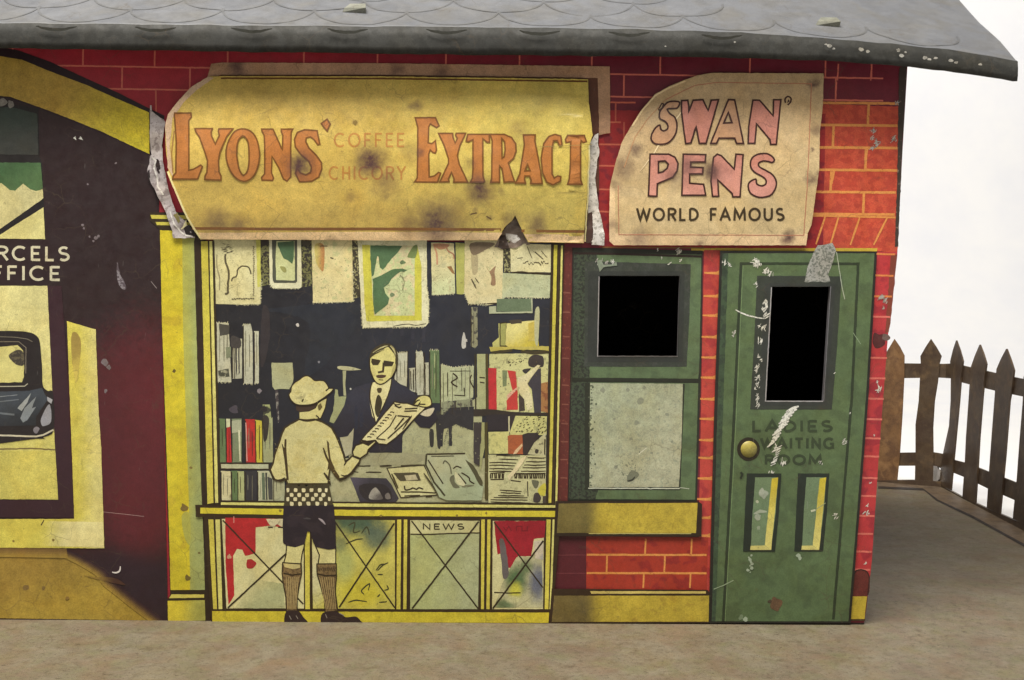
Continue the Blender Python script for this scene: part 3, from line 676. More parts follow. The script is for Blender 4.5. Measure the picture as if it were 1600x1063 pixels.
case.poly(q('R1',495,835,870,840,865,1063,420,1063), pm((186,184,118), speck=((150,150,100),7,.6)))
for k in range(46):
    t = random.random(); x, y = 500+360*random.random(), 840+210*t
    case.line(q('R1',x,y,x+18,y-12), 1.3, OUT, wob=0)
for k in range(30):
    x, y = 400+300*random.random(), 260-100*random.random(); case.line(q('R1',x,y,x+14,y-10), 1.0, OUT, wob=0) if abs((x-400)*.9-(260-y)*1.0) < 110 else None
case.poly(q('R2',175,115,420,110,410,370,180,375), pm((190,188,122), speck=((160,160,104),12,.6))); case.poly(q('R2',405,165,440,150,580,150,585,380,410,375), pm((158,84,48)), wob=.6); case.poly(q('R2',585,145,640,125,760,125,780,170,720,240,660,330,640,385,585,385), pm((50,42,40)), wob=.6)
case.poly(q('R2',640,380,720,240,860,120,860,400), pm((176,174,136), speck=((120,118,92),8,.6))); case.line(q('R2',845,200,845,385),2,OUT); case.poly(q('R2',735,320,770,330,760,370,730,360),(60,54,46),smooth=True)
case.poly(q('R2',470,380,490,335,575,250,580,280,510,370), (200,170,130)); case.poly(q('R2',175,385,860,395,855,970,175,960), pm((180,178,132), speck=((160,158,116),8,.6)), wob=.5)
for y in (395,440,480,512,553,583): 
    case.line(q('R2',185+(y==395)*80+(y==440)*160,y,300,y-4,440,y+3,550-(y-395)*.5,y+6), 2.0, OUT, taper=.35, wob=.5)
    case.line(q('R2',640-(y-395)*.5,y+28,760,y+30,855,y+26), 2.0, OUT, taper=.3, wob=.5)
for x in list(range(205,370,22)) + list(range(490,850,22)): case.line(q('R2',x+random.uniform(-4,4),608,x+random.uniform(-8,8),668), 2.0, OUT, wob=.3)
case.line(q('R2',200,605,370,596),1.6,OUT); case.line(q('R2',490,610,850,606),1.6,OUT); case.line(q('R2',200,680,360,678),1.8,OUT); case.line(q('R2',440,690,560,705),1.8,OUT); case.line(q('R2',640,700,645,880),1.6,OUT)
case.poly(q('R2',400,640,470,560,560,430,640,385,560,520,480,620,420,690), (200,188,146), wob=.6)
for a in ((310,805,570,822),(320,835,560,845),(290,870,600,875),(240,892,640,895),(200,920,640,925),(200,945,700,962)): case.line(q('R2',*a), 2.0, OUT, taper=.3, wob=.5)
case.poly(q('R2',690,690,770,700,760,770,720,780), (96,96,74), smooth=True); case.poly(q('R2',760,800,850,720,850,860,800,870), (186,180,62), smooth=True); case.poly(q('R2',720,850,770,840,800,900,770,950,710,940), (62,54,52), smooth=True); case.poly(q('R2',820,880,870,870,870,970,820,970),(66,58,48))
case.poly(q('R2',135,0,165,0,175,900,150,930,130,900), (70,62,28), wob=.4); case.poly(q('R2',95,0,130,0,130,300,85,560,75,560,80,260), (150,150,100), wob=.5); case.poly(q('R2',0,0,95,0,90,250,75,270,70,520,0,480), (58,52,50), wob=.7)
for l in (q('B1',30,390,105,388),q('B1',168,398,216,398),q('B1',224,395,248,395),q('B1',25,80,90,82),q('B1',165,92,205,88),q('M',560,120,655,110),q('M',725,110,785,110),q('W7',420,40,500,60,640,50),q('M',845,95,930,95)): bk.fuzz(l, FZ, 2.4, 5.0)
for l in (q('W7',440,570,470,460),q('W7',470,570,495,450),q('W7',520,440,600,470),q('M',850,770,920,690)): bk.fuzz(l, (70,68,62), 2.4, 5)
bk.dots(620,660,755,720,60,(128,128,98),1.0); bk.dots(560,725,760,785,60,(132,132,100),1.0); bk.dots(770,560,855,640,50,(90,80,56),1.0); bk.dots(765,680,855,785,50,(110,104,74),.9)
# goods on the counter
mg = W.part('magazine', shop, 'dark magazine lying on the counter'); mg.poly(q('C1',50,390,440,400,500,470,580,620,540,670,160,670), pm((54,50,58), grad=((76,70,84),(572,765),(552,748),.5)), wob=.5)
mg.poly(q('C1',150,480,420,470,500,630,230,640), (42,36,38), smooth=True); mg.poly(q('C1',270,550,330,500,400,600,390,630,260,625), pm((150,146,136), grad=((90,84,80),(585,770),(592,778),.8)), smooth=True); mg.poly(q('C1',430,580,470,560,490,620,440,625), (110,104,100), smooth=True)
mg = W.part('magazine', shop, 'pale magazine with a dark picture on the counter'); mg.poly(q('C1',450,290,850,255,1010,580,600,610), pm((190,186,134)), outline=OUT, ow=1.6)
mg.poly(q('C1',520,345,740,335,790,345,820,425,590,430), (74,68,48), wob=.7); mg.poly(q('C1',640,370,760,360,785,415,660,425), (180,172,138)); mg.line(q('C1',640,480,650,525,700,520,730,505,770,520,800,505,845,520), 2.2, OUT, smooth=True); mg.line(q('C1',600,550,800,548,980,560), 2.0, OUT); mg.line(q('C1',640,592,810,585), 1.8, OUT); mg.line(q('C1',500,350,570,510), 3, (72,64,34), taper=.4); mg.line(q('C1',870,600,940,598),1.8,OUT)
bk.line(q('C1',130,268,270,265), 1.8, OUT); bk.line(q('C1',370,268,500,262), 2.6, OUT, taper=.4); bk.line(q('C1',220,335,390,335), 2.2, OUT, taper=.4); bk.line(q('C1',600,265,860,258), 3, (60,52,30), taper=.4); bk.line(q('C1',90,330,140,335),1.6,OUT)
mg = W.part('magazine', shop, 'large pale magazine with a figure on the cover'); mg.poly(q('C1',880,140,1300,130,1500,480,1480,640,1100,640,1010,600,860,260), pm((166,168,132), grad=((150,162,128),(690,720),(720,775),.7)), wob=.4)
mg.line(q('C1',880,140,1300,132), 2.4, OUT); mg.line(q('C1',880,140,870,255,960,440,1080,590), 2.8, (60,56,32), wob=.5); mg.line(q('C1',895,200,1060,460), 1.8, OUT); mg.line(q('C1',850,345,960,500,1010,600), 2.6, (70,64,36), taper=.4); mg.line(q('C1',930,160,1180,158),1.2,OUT)
mg.poly(q('C1',1300,195,1390,260,1490,430,1490,490,1460,480,1400,370), (72,68,44), wob=.7); mg.poly(q('C1',1130,400,1180,365,1190,440,1240,500,1170,500), (96,96,74), smooth=True, wob=.6); mg.line(q('C1',1220,350,1310,460), 2.2, OUT); mg.line(q('C1',1260,340,1340,390,1350,430,1400,460), 2, OUT, smooth=True)
mg.line(q('C1',1060,240,1080,210,1120,240,1140,290,1150,350), 1.8, (90,88,66), smooth=True); mg.line(q('C1',1170,295,1210,270,1260,290), 2, OUT, smooth=True); mg.poly(q('C1',1260,490,1330,470,1400,480,1290,500),(110,110,84),smooth=True); mg.poly(q('C1',1190,330,1240,380,1300,470,1250,480,1200,440),(186,184,146),smooth=True)

# frame
fr = W.part('frame', shop)
FY = pm((190,180,62), grad=((196,184,70),(320,400),(330,780),.6), wear=1.3)
FL = pm((202,196,110), wear=1.2)
fr.poly([(314,377),(325,377),(333.5,786),(324,788)], FY); fr.poly([(327,377),(331.5,377),(341,786),(336,786)], FL); fr.line([(333.5,376),(343,786)], 3, OUT); fr.line([(325.7,377),(335,787)],2,OUT)
fr.poly([(865.5,383),(871,383),(861.5,786),(856.5,786)], FY); fr.poly([(876.5,384),(879.5,384),(870.5,794),(867.5,794)], FL); fr.line([(863,383),(855,787)],3.4,OUT); fr.line([(874,384),(864,790)],3.4,(54,40,16))
fr.poly([(345,785),(560,787),(868,789.7),(868,793.7),(560,792),(345,789)], FL, wob=.3); fr.line([(343,783),(560,785.6),(856,787.7)], 2.4, OUT)
sl = W.part('sill', shop, 'long yellow printed sill')
sl.poly([(305,789),(345,790),(880,796),(881,812),(306,808)], (50,36,14), wob=.3)
sl.poly([(313,793.5),(560,797),(872,798.6),(876,801),(875,808),(560,806.5),(313,802.5)], pm((200,186,46), wear=1.2), wob=.3)
for x,y in ((595,806),(714,806),(438,798),(760,802)): sl.blot(x,y,2.2,(130,112,40))
# lower panels
st = W.part('stall_riser', shop, 'yellow framed panels below the sill')
st.poly([(318,808),(876,812),(862,975),(330,974)], (50,36,14), wob=.2)
st.poly([(331.5,955),(858,957.5),(857,973.5),(332,972)], pm((192,176,44), wear=1.3), wob=.3)
def strip(x0,x1,x2,x3,m=FY): st.poly([(x0,812),(x1,812),(x3,952),(x2,952)], m, wob=.3)
strip(325.5,333.5,333,339); strip(336.5,343.5,341.5,347.5,FL); strip(476,484,477,484); strip(620.5,627,619.5,625.5); strip(631,636.5,630,635); strip(752,757.5,751.5,756); strip(761.5,766.5,760,765); strip(854,860.5,851,857); strip(863.5,866.5,858.5,861.5,FL)
def panel(label): return W.part('poster_panel', shop, label)
pn = panel('red and white poster panel')
pn.poly([(346.5,811),(474,812),(475,951),(354,951)], pm((200,194,140)), wob=.3)
pn.poly(q('LP',250,140,690,150,690,215,590,200,480,215,480,410,400,430,380,385,340,375,310,430,320,730,275,800,255,500), pm((172,34,36), wear=1.2), wob=.6); pn.blot(391,880,8,(160,40,40)); pn.poly(q('LP',560,150,690,150,690,215,640,190,610,218,580,190),(200,190,150),wob=.6)
pn.poly(q('LP',425,600,690,640,700,825,320,825,420,700), pm((164,166,118), grad=((200,194,140),(420,930),(390,900),.7)), wob=.8); pn.line(q('LP',575,212,610,214),2,OUT); pn.line(q('LP',650,212,690,214),2,OUT); pn.blot(358,870,4,(190,140,110)); pn.line(q('LP',316,130,316,180),1.6,(190,120,110))
pn = panel('green to yellow poster panel with scribbles')
pn.poly([(487,812),(617,813),(617,952),(489,951)], pm((186,178,82), wear=1.2, blobs=(((200,194,148),494,890,26,70,.9),((72,94,66),556,812,62,40,1.0),((76,98,84),590,838,34,34,.9),((84,104,84),532,850,18,22,.7),((190,178,48),565,925,55,42,.9),((150,164,100),540,880,22,40,.6))), wob=.3)
for a in ((1160,340,1230,310,1290,300),(1180,200,1230,180,1220,250,1270,240),(1280,260,1320,210,1340,270),(1300,720,1280,690,1340,640,1330,690),(1180,780,1240,765,1320,775),(1400,740,1420,720),(1390,540,1420,500,1450,490)): pn.line(q('LP',*a), 2.2, (58,58,30), smooth=True, taper=.4)
for a in ((0,540,40,500,80,480),(0,570,40,570),(10,780,70,775),(50,690,80,680,70,650)): pn.line(q('RP',*a), 2.2, (58,58,30), smooth=True, taper=.4)
pn = panel('pale green newspaper panel')
pn.poly([(641,813),(749,814),(747,952),(641,952)], pm((166,172,112), grad=((160,166,124),(660,880),(745,880),.8), wear=1.2), wob=.3); pn.poly([(641,813),(749,814),(749,833),(641,834)], (186,182,130), wob=.4); pn.line(q('RP',248,265,400,268,500,262,770,255), 1.8, OUT, wob=.5)
pn.text('NEWS', 660, 725, 818.5, 827.5, 2.0, (52,44,22))
pn = panel('multicoloured poster panel with red top')
pn.poly([(770,814),(850,814),(848.5,952),(769,952)], pm((196,190,138)), wob=.3)
pn.poly(q('RP',880,165,1270,165,1260,290,1180,300,1160,430,1050,440,1000,520,970,520,960,400,905,420), pm((150,26,38), wear=1.2), wob=.7)
pn.poly(q('RP',1000,520,1060,430,1170,440,1240,340,1250,820,880,820,940,640), pm((176,172,130), wear=1.2, blobs=(((82,108,66),806,905,26,34,1.0),((84,108,70),788,945,26,16,.9),((92,96,112),840,910,20,44,.95),((188,184,64),805,922,15,20,1.0),((190,188,140),802,936,16,9,.9),((84,110,66),822,885,14,16,.8))), wob=.6)
pn.poly(q('RP',920,310,960,330,990,560,950,600,935,480), pm((96,88,86)), smooth=True, wob=.8); pn.poly(q('RP',1180,320,1250,310,1250,460,1190,450), pm((196,184,160), blobs=(((150,150,150),850,872,12,12,.8),)), wob=.8)
pn.line(q('RP',880,705,980,710,1080,708), 1.8, OUT); pn.line(q('RP',950,210,970,240,990,205,1010,240), 1.4, (110,20,30)); pn.line(q('RP',1050,240,1050,205,1090,205,1090,240,1130,240,1130,205),1.4,(110,20,30))
gz = W.part('glazing_bars', shop, 'thin crossed black lines over the panels')
for a, b, c, d in (((348,813),(474,944),(474,840),(356,950)), ((523,815),(617,950),(616,818),(530,949)), ((643,814),(747,951),(748,815),(644,951)), ((772,816),(848,918),(849,845),(770,951))):
    gz.line([a, b], 2.1, (46,36,18)); gz.line([c, d], 2.5, (46,36,18))

# the newsagent
mn = W.part('person', shop, 'printed newsagent in dark suit and tie holding out a paper')
SUIT = pm((46,46,58), grad=((38,34,42),(545,620),(560,680),.7), wear=.7); FACE = pm((198,190,118), wear=1.1)
mn.poly(q('M',345,375,200,420,130,480,100,580,20,720,0,750,40,860,170,870,180,960,330,985,600,990,605,840,700,700,760,770,850,780,920,690,870,600,740,500,640,415,570,385,520,345), SUIT, wob=.5)
for a in ((190,600,215,600,220,760,195,780),(240,650,265,660,260,760,235,760)): mn.poly(q('M',*a), (38,40,54), smooth=True)
mn.poly(q('M',60,860,130,850,185,780,165,1000,110,1030), pm((160,156,126)), wob=.5)
mn.poly(q('M',345,380,515,350,495,460,450,580,375,725,345,670,325,560,330,440), pm((204,198,144)), wob=.3)
mn.poly(q('M',388,430,428,430,420,468,396,468), (72,60,34), smooth=True); mn.poly(q('M',400,486,430,545,415,640,392,682,368,630,374,540), (56,50,30), smooth=True)
mn.line(q('M',345,375,328,440,325,520,345,620,372,725), 1.8, OUT, smooth=True); mn.line(q('M',515,350,500,440,455,560,410,650), 1.6, OUT, smooth=True)
mn.poly(q('M',330,150,400,90,480,60,540,80,560,140,553,250,520,320,470,372,420,395,380,380,348,330,325,250), FACE, smooth=True, wob=.2, outline=OUT, ow=1.8)
mn.poly(q('M',318,180,338,105,420,48,500,42,552,90,570,160,562,250,530,300,545,210,540,140,500,85,470,70,400,120,345,150), (58,50,30), smooth=True, wob=.4); mn.line(q('M',350,120,420,75,480,58), 1.6, (190,184,130), smooth=True, taper=.6); mn.line(q('M',500,60,530,90,545,130),1.4,(190,184,130),smooth=True,taper=.6)
mn.poly(q('M',338,170,418,184,412,200,395,226,350,228,335,200), (52,42,24), smooth=False, wob=.4); mn.poly(q('M',448,188,536,200,520,236,455,238,440,210), (52,42,24), wob=.4)
mn.poly(q('M',436,200,452,235,446,290,398,298,392,284,430,276), (58,46,26), wob=.3); mn.poly(q('M',380,318,425,312,466,318,445,338,395,340), (74,52,36), smooth=True); mn.line(q('M',400,356,440,358),1.3,OUT)
mn.poly(q('M',528,240,548,215,545,262,520,318,500,340,512,300), (168,158,96), smooth=True, wob=.3); mn.poly(q('M',345,240,360,250,372,300,352,320,338,280), (184,174,108), smooth=True, wob=.3)
for a in ((360,112,410,84,450,72),(372,122,420,98,455,90),(506,52,536,84,552,140),(515,80,540,120,548,170)): mn.line(q('M',*a), 1.0, (150,142,98), smooth=True, taper=.6)
mn.poly(q('M',765,640,880,600,875,640,840,675,775,665), (186,178,150), smooth=True)
np_ = W.part('newspaper', shop, 'printed newspaper passed across the counter')
np_.poly(q('M',540,548,590,560,650,560,720,585,770,575,825,575,800,610,720,690,620,800,550,862,470,922,400,915,372,885,235,900,290,830,380,740,460,640), pm((206,198,144)), wob=.4, outline=OUT, ow=1.8)
for k in range(10): 
    x, y = 500-k*22, 640+k*24; np_.line(q('M',x,y,x+18,y-4,x+36,y+4), 1.6, OUT, wob=.3)
np_.line(q('M',540,580,580,600,600,590), 2.2, OUT); np_.line(q('M',630,610,740,605), 2.2, OUT); np_.line(q('M',625,630,735,628), 2, OUT); np_.line(q('M',555,665,500,760,380,870), 1.6, OUT); np_.line(q('M',565,670,680,680,600,760,480,870), 2, OUT); np_.line(q('M',620,690,540,790), 2.2, OUT); np_.line(q('M',380,870,460,880),1.6,OUT); np_.line(q('M',690,670,610,790), 2, OUT, taper=.4); np_.line(q('M',530,560,550,575,590,570),1.6,OUT)
mn.poly(q('M',705,572,740,512,800,490,850,512,862,572,822,595,770,590,740,580), FACE, smooth=True, outline=OUT, ow=1.8, wob=.2); mn.line(q('M',705,575,735,540,760,530), 2, OUT, smooth=True); mn.line(q('M',735,590,765,545,755,570,810,570), 1.8, OUT)
# the boy
by = W.part('person', shop, 'printed boy in white cap and jumper with dark shorts')
SKIN = pm((196,188,124), wear=1.1); SWEAT = pm((198,190,130), speck=((190,180,116),10,.58), wear=1.1)
by.poly(q('LP',715,345,850,340,830,420,820,500,690,495,710,420), SKIN, outline=OUT, ow=1.8); by.poly(q('LP',930,350,1085,360,1085,500,950,500,962,420), SKIN, outline=OUT, ow=1.8)
SOCK = pm((120,98,60), speck=((92,72,44),5,.52), wear=1.3)
by.poly(q('LP',685,480,825,490,828,560,815,620,792,760,795,850,712,850,708,740,690,640,680,560), SOCK, outline=OUT, ow=1.8); by.poly(q('LP',942,490,1090,488,1090,580,1082,700,1100,845,1005,855,1000,760,970,650,945,570), SOCK, outline=OUT, ow=1.8)
by.poly(q('LP',690,485,815,495,815,520,760,530,700,515), (186,172,112)); 
for k in range(7): by.line(q('LP',712+k*15,590,724+k*10,830), 1.1, (158,138,88), wob=.3); by.line(q('LP',965+k*17,590,1012+k*12,830), 1.1, (158,138,88), wob=.3)
by.line(q('LP',690,560,760,575,820,565), 2.2, OUT); by.line(q('LP',948,565,1010,580,1088,575), 2.2, OUT)
for k in range(8): by.line(q('LP',955+k*16,515+6*(k%2),966+k*16,545-6*(k%2)), 1.6, (74,58,34), wob=.2)
SHOE = pm((46,32,30), rough=.35, wear=.7)
by.poly(q('LP',712,850,800,845,840,890,872,935,790,952,702,940), SHOE, smooth=True); by.poly(q('LP',988,860,1095,850,1160,892,1235,888,1280,925,1305,965,1130,982,1085,960,980,945), SHOE, smooth=True)
for a in ((735,880,750,910),(785,880,800,905),(1008,870,1020,900),(1150,880,1110,860)): by.line(q('LP',*a), 3, (130,120,110), taper=.6)
by.poly(q('LP',692,40,1070,40,1085,200,1087,375,1030,382,938,362,915,330,893,248,872,244,850,340,780,365,715,352,688,330,684,200), pm((36,27,34), speck=((44,34,40),30,.55), wear=.6), wob=.4)
by.line(q('LP',955,145,985,165,1008,192), 3.4, (150,140,146), taper=.7, smooth=True); by.line(q('LP',840,145,900,150), 3, (66,62,66), taper=.7)
by.poly(q('H',500,600,650,605,790,585,900,515,880,600,830,620,800,665,700,700,560,712,515,690), (60,44,32), wob=.4)
by.poly(q('H',555,712,700,702,800,655,840,580,905,535,975,503,965,560,950,650,920,720,885,800,850,835,700,855,555,832), SKIN, wob=.2, outline=OUT, ow=1.3)
by.poly(q('H',835,620,880,580,905,640,870,690,850,690), (96,84,44), wob=.3); by.line(q('H',810,765,840,790,865,830), 2, OUT)
by.poly(q('BD',380,-30,290,18,232,58,205,110,180,190,130,330,110,430,80,490,100,545,130,595,190,612,245,592,262,640,682,640,692,540,705,470,760,560,805,602,860,582,930,532,1000,430,1015,385,930,350,895,385,860,405,840,330,790,200,760,130,720,60,680,30,620,-5,540,-30,460,-22), SWEAT, outline=(58,46,18), ow=2.6, wob=.3)
by.line(q('BD',378,-32,470,-12,600,-38), 2.2, OUT, smooth=True)
by.line(q('BD',240,175,236,300,248,450,262,600), 4.2, (62,48,18), taper=.35); by.line(q('BD',205,225,225,300,238,400), 3, (62,48,18), taper=.6); by.line(q('BD',150,600,200,600,235,575), 3, OUT, taper=.5)
by.poly(q('BD',668,185,690,210,708,380,760,500,800,560,800,590,755,560,700,475,672,500,690,400), (70,54,22), wob=.4); by.line(q('BD',632,265,660,350,700,440), 3.4, (62,48,18), taper=.5); by.line(q('BD',848,450,870,405,905,380), 3, OUT, taper=.4); by.line(q('BD',640,525,690,600,705,650), 4, OUT, taper=.4); by.line(q('BD',800,590,860,580,930,520,1005,420), 3.6, OUT); by.line(q('BD',815,545,850,560,910,540),2.2,OUT,taper=.5)
by.poly(q('M',172,985,200,930,262,908,312,928,365,888,378,900,312,968,300,1002,240,1042,182,1022), SKIN, smooth=False, outline=OUT, ow=2.2, wob=.3); by.line(q('M',250,905,300,905,330,910), 2, OUT); by.line(q('M',240,885,290,890), 2, OUT)
by.dots(450,680,515,752,90,(168,156,100),.9); by.dots(520,680,545,745,20,(160,148,92),.9); by.dots(430,690,446,745,16,(160,148,92),.9)
# checked welt of the jumper
by.poly(q('BD',258,630,300,640,330,660,380,660,430,662,500,668,560,660,610,655,640,640,690,640,735,862,222,868,232,740), (62,54,32), wob=.5)
for row, xs in ((705,(265,345,428,510,594,662)),(755,(302,382,465,556,634)),(797,(265,342,430,524,606,695)),(846,(305,390,478,570,656))):
    for x in xs:
        s_ = 18 if 300 < x < 650 else 14
        by.poly(q('BD',x-s_,row-16,x,row-20,x+s_,row-14,x+s_-1,row+15,x+2,row+20,x-s_+1,row+16), (206,198,156), smooth=True, wob=.6)
for x in (272,342,418,500,588,655): by.poly(q('BD',x-30,672,x-22,648,x+18,646,x+28,674), (62,54,32), smooth=True, wob=.2)
by.poly(q('H',430,400,440,330,490,270,560,225,610,185,670,165,730,190,790,240,870,238,940,252,990,320,1005,355,1068,360,1050,400,1000,445,900,520,780,590,650,610,520,602,445,550,405,480,405,440), SWEAT, smooth=True, wob=.15, outline=OUT, ow=1.8, seg=3)
by.dots(458,605,505,630,30,(170,160,104),.9)
by.line(q('H',955,395,985,372,1010,352), 2, OUT); by.poly(q('H',590,550,605,520,622,515,612,550,598,562), (70,60,26), smooth=True)

# ---- waiting room window
ww = empty('waiting_room_window', Matrix.Identity(4)); ww.parent = station
ww['label'] = 'green framed window with open square hole over a frosted pane'
wf = W.part('frame', ww)
GW = pm((86,108,72), speck=((78,98,66),30,.55), wear=1.0); GD = pm((58,70,52), speck=((40,44,36),4,.52), wear=.9)
wf.poly([(896,387),(1098,392),(1096,560),(1089,786),(888,784),(892,600)], pm((38,40,30)), holes=[WHOLE], wob=.2)
wf.poly([(897,395),(1096,398),(1093,560),(1091,592),(895,590)], GW, holes=[WHOLE], wob=.3)
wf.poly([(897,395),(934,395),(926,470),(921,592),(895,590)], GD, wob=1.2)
wf.poly([(914,408.5),(1079.5,413),(1077,500),(1073,573.5),(913,573)], pm((52,58,50), speck=((60,64,58),9,.55)), holes=[WHOLE], wob=.5)
wf.poly([(919,424),(1070,424),(1067,566),(918,566)], pm((46,50,46), wear=1.0), holes=[WHOLE], wob=.6)
wf.line([(897,396),(960,397),(1096,401)], 3.4, (40,26,20)); wf.line([(895,593),(1091,595.5)], 4.4, (36,40,28))
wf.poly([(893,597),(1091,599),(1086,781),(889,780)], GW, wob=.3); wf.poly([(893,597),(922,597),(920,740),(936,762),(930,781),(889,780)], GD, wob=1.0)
wf.line([(936,432),(933.8,557),(1059,557.2)], 1.6, (150,146,146)); wf.blot(936,412,6,BARE,sq=.6); wf.blot(948,411,4,BARE,sq=.6)
for x,y,r in ((957,411,4),(1046,412,2.5),(1064,407,3),(1034,403,2),(1060,393,5),(1063,394,3),(1027,391,2)): wf.blot(x,y,r,SCUF,sq=.7)
wf.poly([(933,407),(940,407),(943,414),(958,413),(963,409),(964,415),(943,418),(937,425),(934,415)], pm((120,132,112)), wob=.6)
pa = W.part('pane', ww, 'pale frosted printed pane')
pa.poly([(914,598),(1070,600),(1066,690),(1063,766),(914,766)], pm((40,44,32)), wob=.3)
pa.poly([(922,598.6),(1067,600),(1065,690),(1060.7,761),(921,761.5)], pm((156,164,134), grad=((164,164,136),(930,620),(1050,740),1.2), speck=((146,152,128),5,.6), wear=1.4), wob=.4)
for i in range(60): pa.blot(921+abs(random.gauss(0,4)), random.uniform(602,760), random.uniform(.8,1.8), (84,92,72), n=6)
for x,y,r in ((942,610,4),(1001,627,5),(994,661,4),(1042,648,3),(986,686,2.5),(962,730,3),(1018,708,2.4),(1030,640,2),(981,609,3),(1006,606,3),(960,655,2),(1050,690,2)): pa.blot(x,y,r,pm((128,132,112)))
pa.poly([(980,745),(987,735),(996,738),(998,744),(988,752),(981,753)], pm((112,116,96)), smooth=True); pa.line([(980,752),(988,750),(992,745)], 2.6, (52,52,42), smooth=True, taper=.4); pa.line([(998,710),(1010,700)], 1.4, (200,200,180)); pa.line([(919,763),(1062,763.5)], 1.6, (190,196,176), wob=.6); pa.line([(1062,762),(1077,764)], 1.2, (170,180,160))
for i in range(26): pa.blot(985+random.gauss(0,9), 730+random.gauss(0,12), random.uniform(.7,1.6), (110,114,94), n=6)
ss = W.part('sill', station, 'yellow printed sill under the waiting room window')
ss.poly([(868,783),(1092,784),(1097,788),(1096,839),(866,838)], (44,30,18), wob=.3)
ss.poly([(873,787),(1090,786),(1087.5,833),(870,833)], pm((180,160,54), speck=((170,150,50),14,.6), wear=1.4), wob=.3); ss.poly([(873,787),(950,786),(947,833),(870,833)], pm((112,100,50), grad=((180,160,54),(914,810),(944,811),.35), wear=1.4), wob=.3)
ss.line([(920,834),(1080,834)], 1.0, (200,190,110))
pl = W.part('plinth', station, 'yellow printed plinth left of the green door')
pl.poly([(862,920),(1106,922),(1111,930),(1109,974),(858,974)], (50,34,18), wob=.3); pl.poly([(922,924),(1103,924),(1103,927.6),(924,928)], (190,170,92), wob=.4)
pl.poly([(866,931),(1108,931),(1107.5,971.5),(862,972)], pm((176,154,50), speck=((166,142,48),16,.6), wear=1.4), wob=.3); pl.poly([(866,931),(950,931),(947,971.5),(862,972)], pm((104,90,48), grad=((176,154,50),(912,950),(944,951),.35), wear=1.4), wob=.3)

# ---- the green door
dr = empty('door', Matrix.Identity(4)); dr.parent = station
dr['label'] = 'green door with open window slot and faded lettering'
dl = W.part('door_leaf', dr)
DG = pm((82,104,66), speck=((76,96,62),34,.55), wear=1.05); DD = pm((58,78,54), speck=((50,64,48),12,.55))
DL = (44,56,36)
dl.poly([(1125,392),(1370,393),(1357,620),(1344,790),(1329,974),(1107,974),(1116,640)], (34,32,26), holes=[DHOLE], wob=.2)
dl.poly([(1129,396),(1366.5,396),(1353,620),(1340,790),(1325.5,971),(1112,971),(1121,640)], DG, holes=[DHOLE], wob=.3)
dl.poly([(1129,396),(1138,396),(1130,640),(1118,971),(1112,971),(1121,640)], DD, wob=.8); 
dl.line([(1130,971),(1147,650),(1158,412),(1341,412.5),(1331,620),(1302,968)], 4.2, DL, wob=.4); dl.line([(1133,971),(1150.5,650),(1161,415)],1.0,(110,136,90))
dl.poly([(1183,431),(1315,432),(1308,540),(1300,640),(1172,640),(1178,540)], pm((50,56,48)), holes=[DHOLE], wob=.4)
dl.poly([(1195,443),(1306,444),(1292,634),(1186,634)], pm((48,52,48)), holes=[DHOLE], wob=.6)
dl.line([(1205.5,449),(1196,627),(1286,627.3)], 1.6, (150,148,150)); dl.line([(1298,448),(1287,627)], 1.2, (104,102,108))
dl.text('LADIES', 1175, 1300, 657.5, 674.5, 4.2, (52,66,42)); dl.text('WAITING', 1189, 1303, 685, 701, 4.2, (52,66,42)); dl.text('ROOM', 1195, 1284, 711.5, 726, 4.2, (52,66,42))
dl.poly([(1257,441),(1262,418),(1270,396),(1278,384),(1300,380),(1306,392),(1300,414),(1294,430),(1297,441)], pm((150,150,144), rough=.5, speck=((104,108,100),3.5,.52)), wob=1.4)
dl.line([(1307,394),(1312,425),(1316,450),(1320,468)], 1.4, (150,160,140)); dl.line([(1333,520),(1345,538)],1.2,(120,140,108))
for a in ((1149,484,1158,489,1168,493,1185,497,1194,498),(1192,475,1196,470,1198,480,1193,488)): dl.line([(a[i],a[i+1]) for i in range(0,len(a),2)], 4 if a[0] > 1180 else 2.4, SCUF, taper=.5)
for x,y,r in ((1196,472,4),(1193,482,4),(1195,493,5),(1193,512,5),(1187,510,3),(1188,531,4.5),(1186,558,3),(1189,563,3),(1184,573,4),(1182,580,3.5),(1186,590,4),(1182,592,3),(1185,603,4),(1180,608,2.5),(1183,624,4),(1185,632,4),(1182,618,2),
              (1180,411,6),(1186,414,5),(1198,424,6),(1203,427,4),(1131,410,4),(1140,413,3),(1181,444,3),(1147,519,4),(1145,525,2),(1319,690,4),(1328,646,1.4),(1305,583,1.5),(1282,722,3),(1223,724,5),(1210,718,4),(1207,739,4),(1213,701,6),(1306,806,4)): dl.blot(x,y,r,SCUF,n=7)
for i in range(13):
    x, y = 1238 - i*2.6 + random.uniform(-2,2), 640 + i*4.6
    dl.line([(x-11+i*.3,y+4),(x,y-2),(x+9-i*.4,y-5)], 4.2-.12*i, SCUF, taper=.5, smooth=True)
for i in range(8): dl.line([(1214+random.uniform(-3,3)-i*1.2,700+i*4),(1222-i*1.4,696+i*4)], 3.2, SCUF, taper=.6)
dl.line([(1115,921),(1130,915),(1146,907)], 1.4, (140,160,128)); dl.blot(1213,944,11,pm((98,74,52),wear=1.5)); dl.blot(1158,965,4,(110,130,100)); dl.blot(1182,922,3,(84,100,62)); dl.blot(1203,940,3,(70,60,44))
for i in range(9): dl.blot(1171+random.uniform(-3,4), 868+i*3.3, random.uniform(1,2.6), pm((150,166,142)), n=6)
for x,y in ((1165,968),(1247,868),(1250,872)): dl.blot(x,y,3.4,pm((150,166,142)))
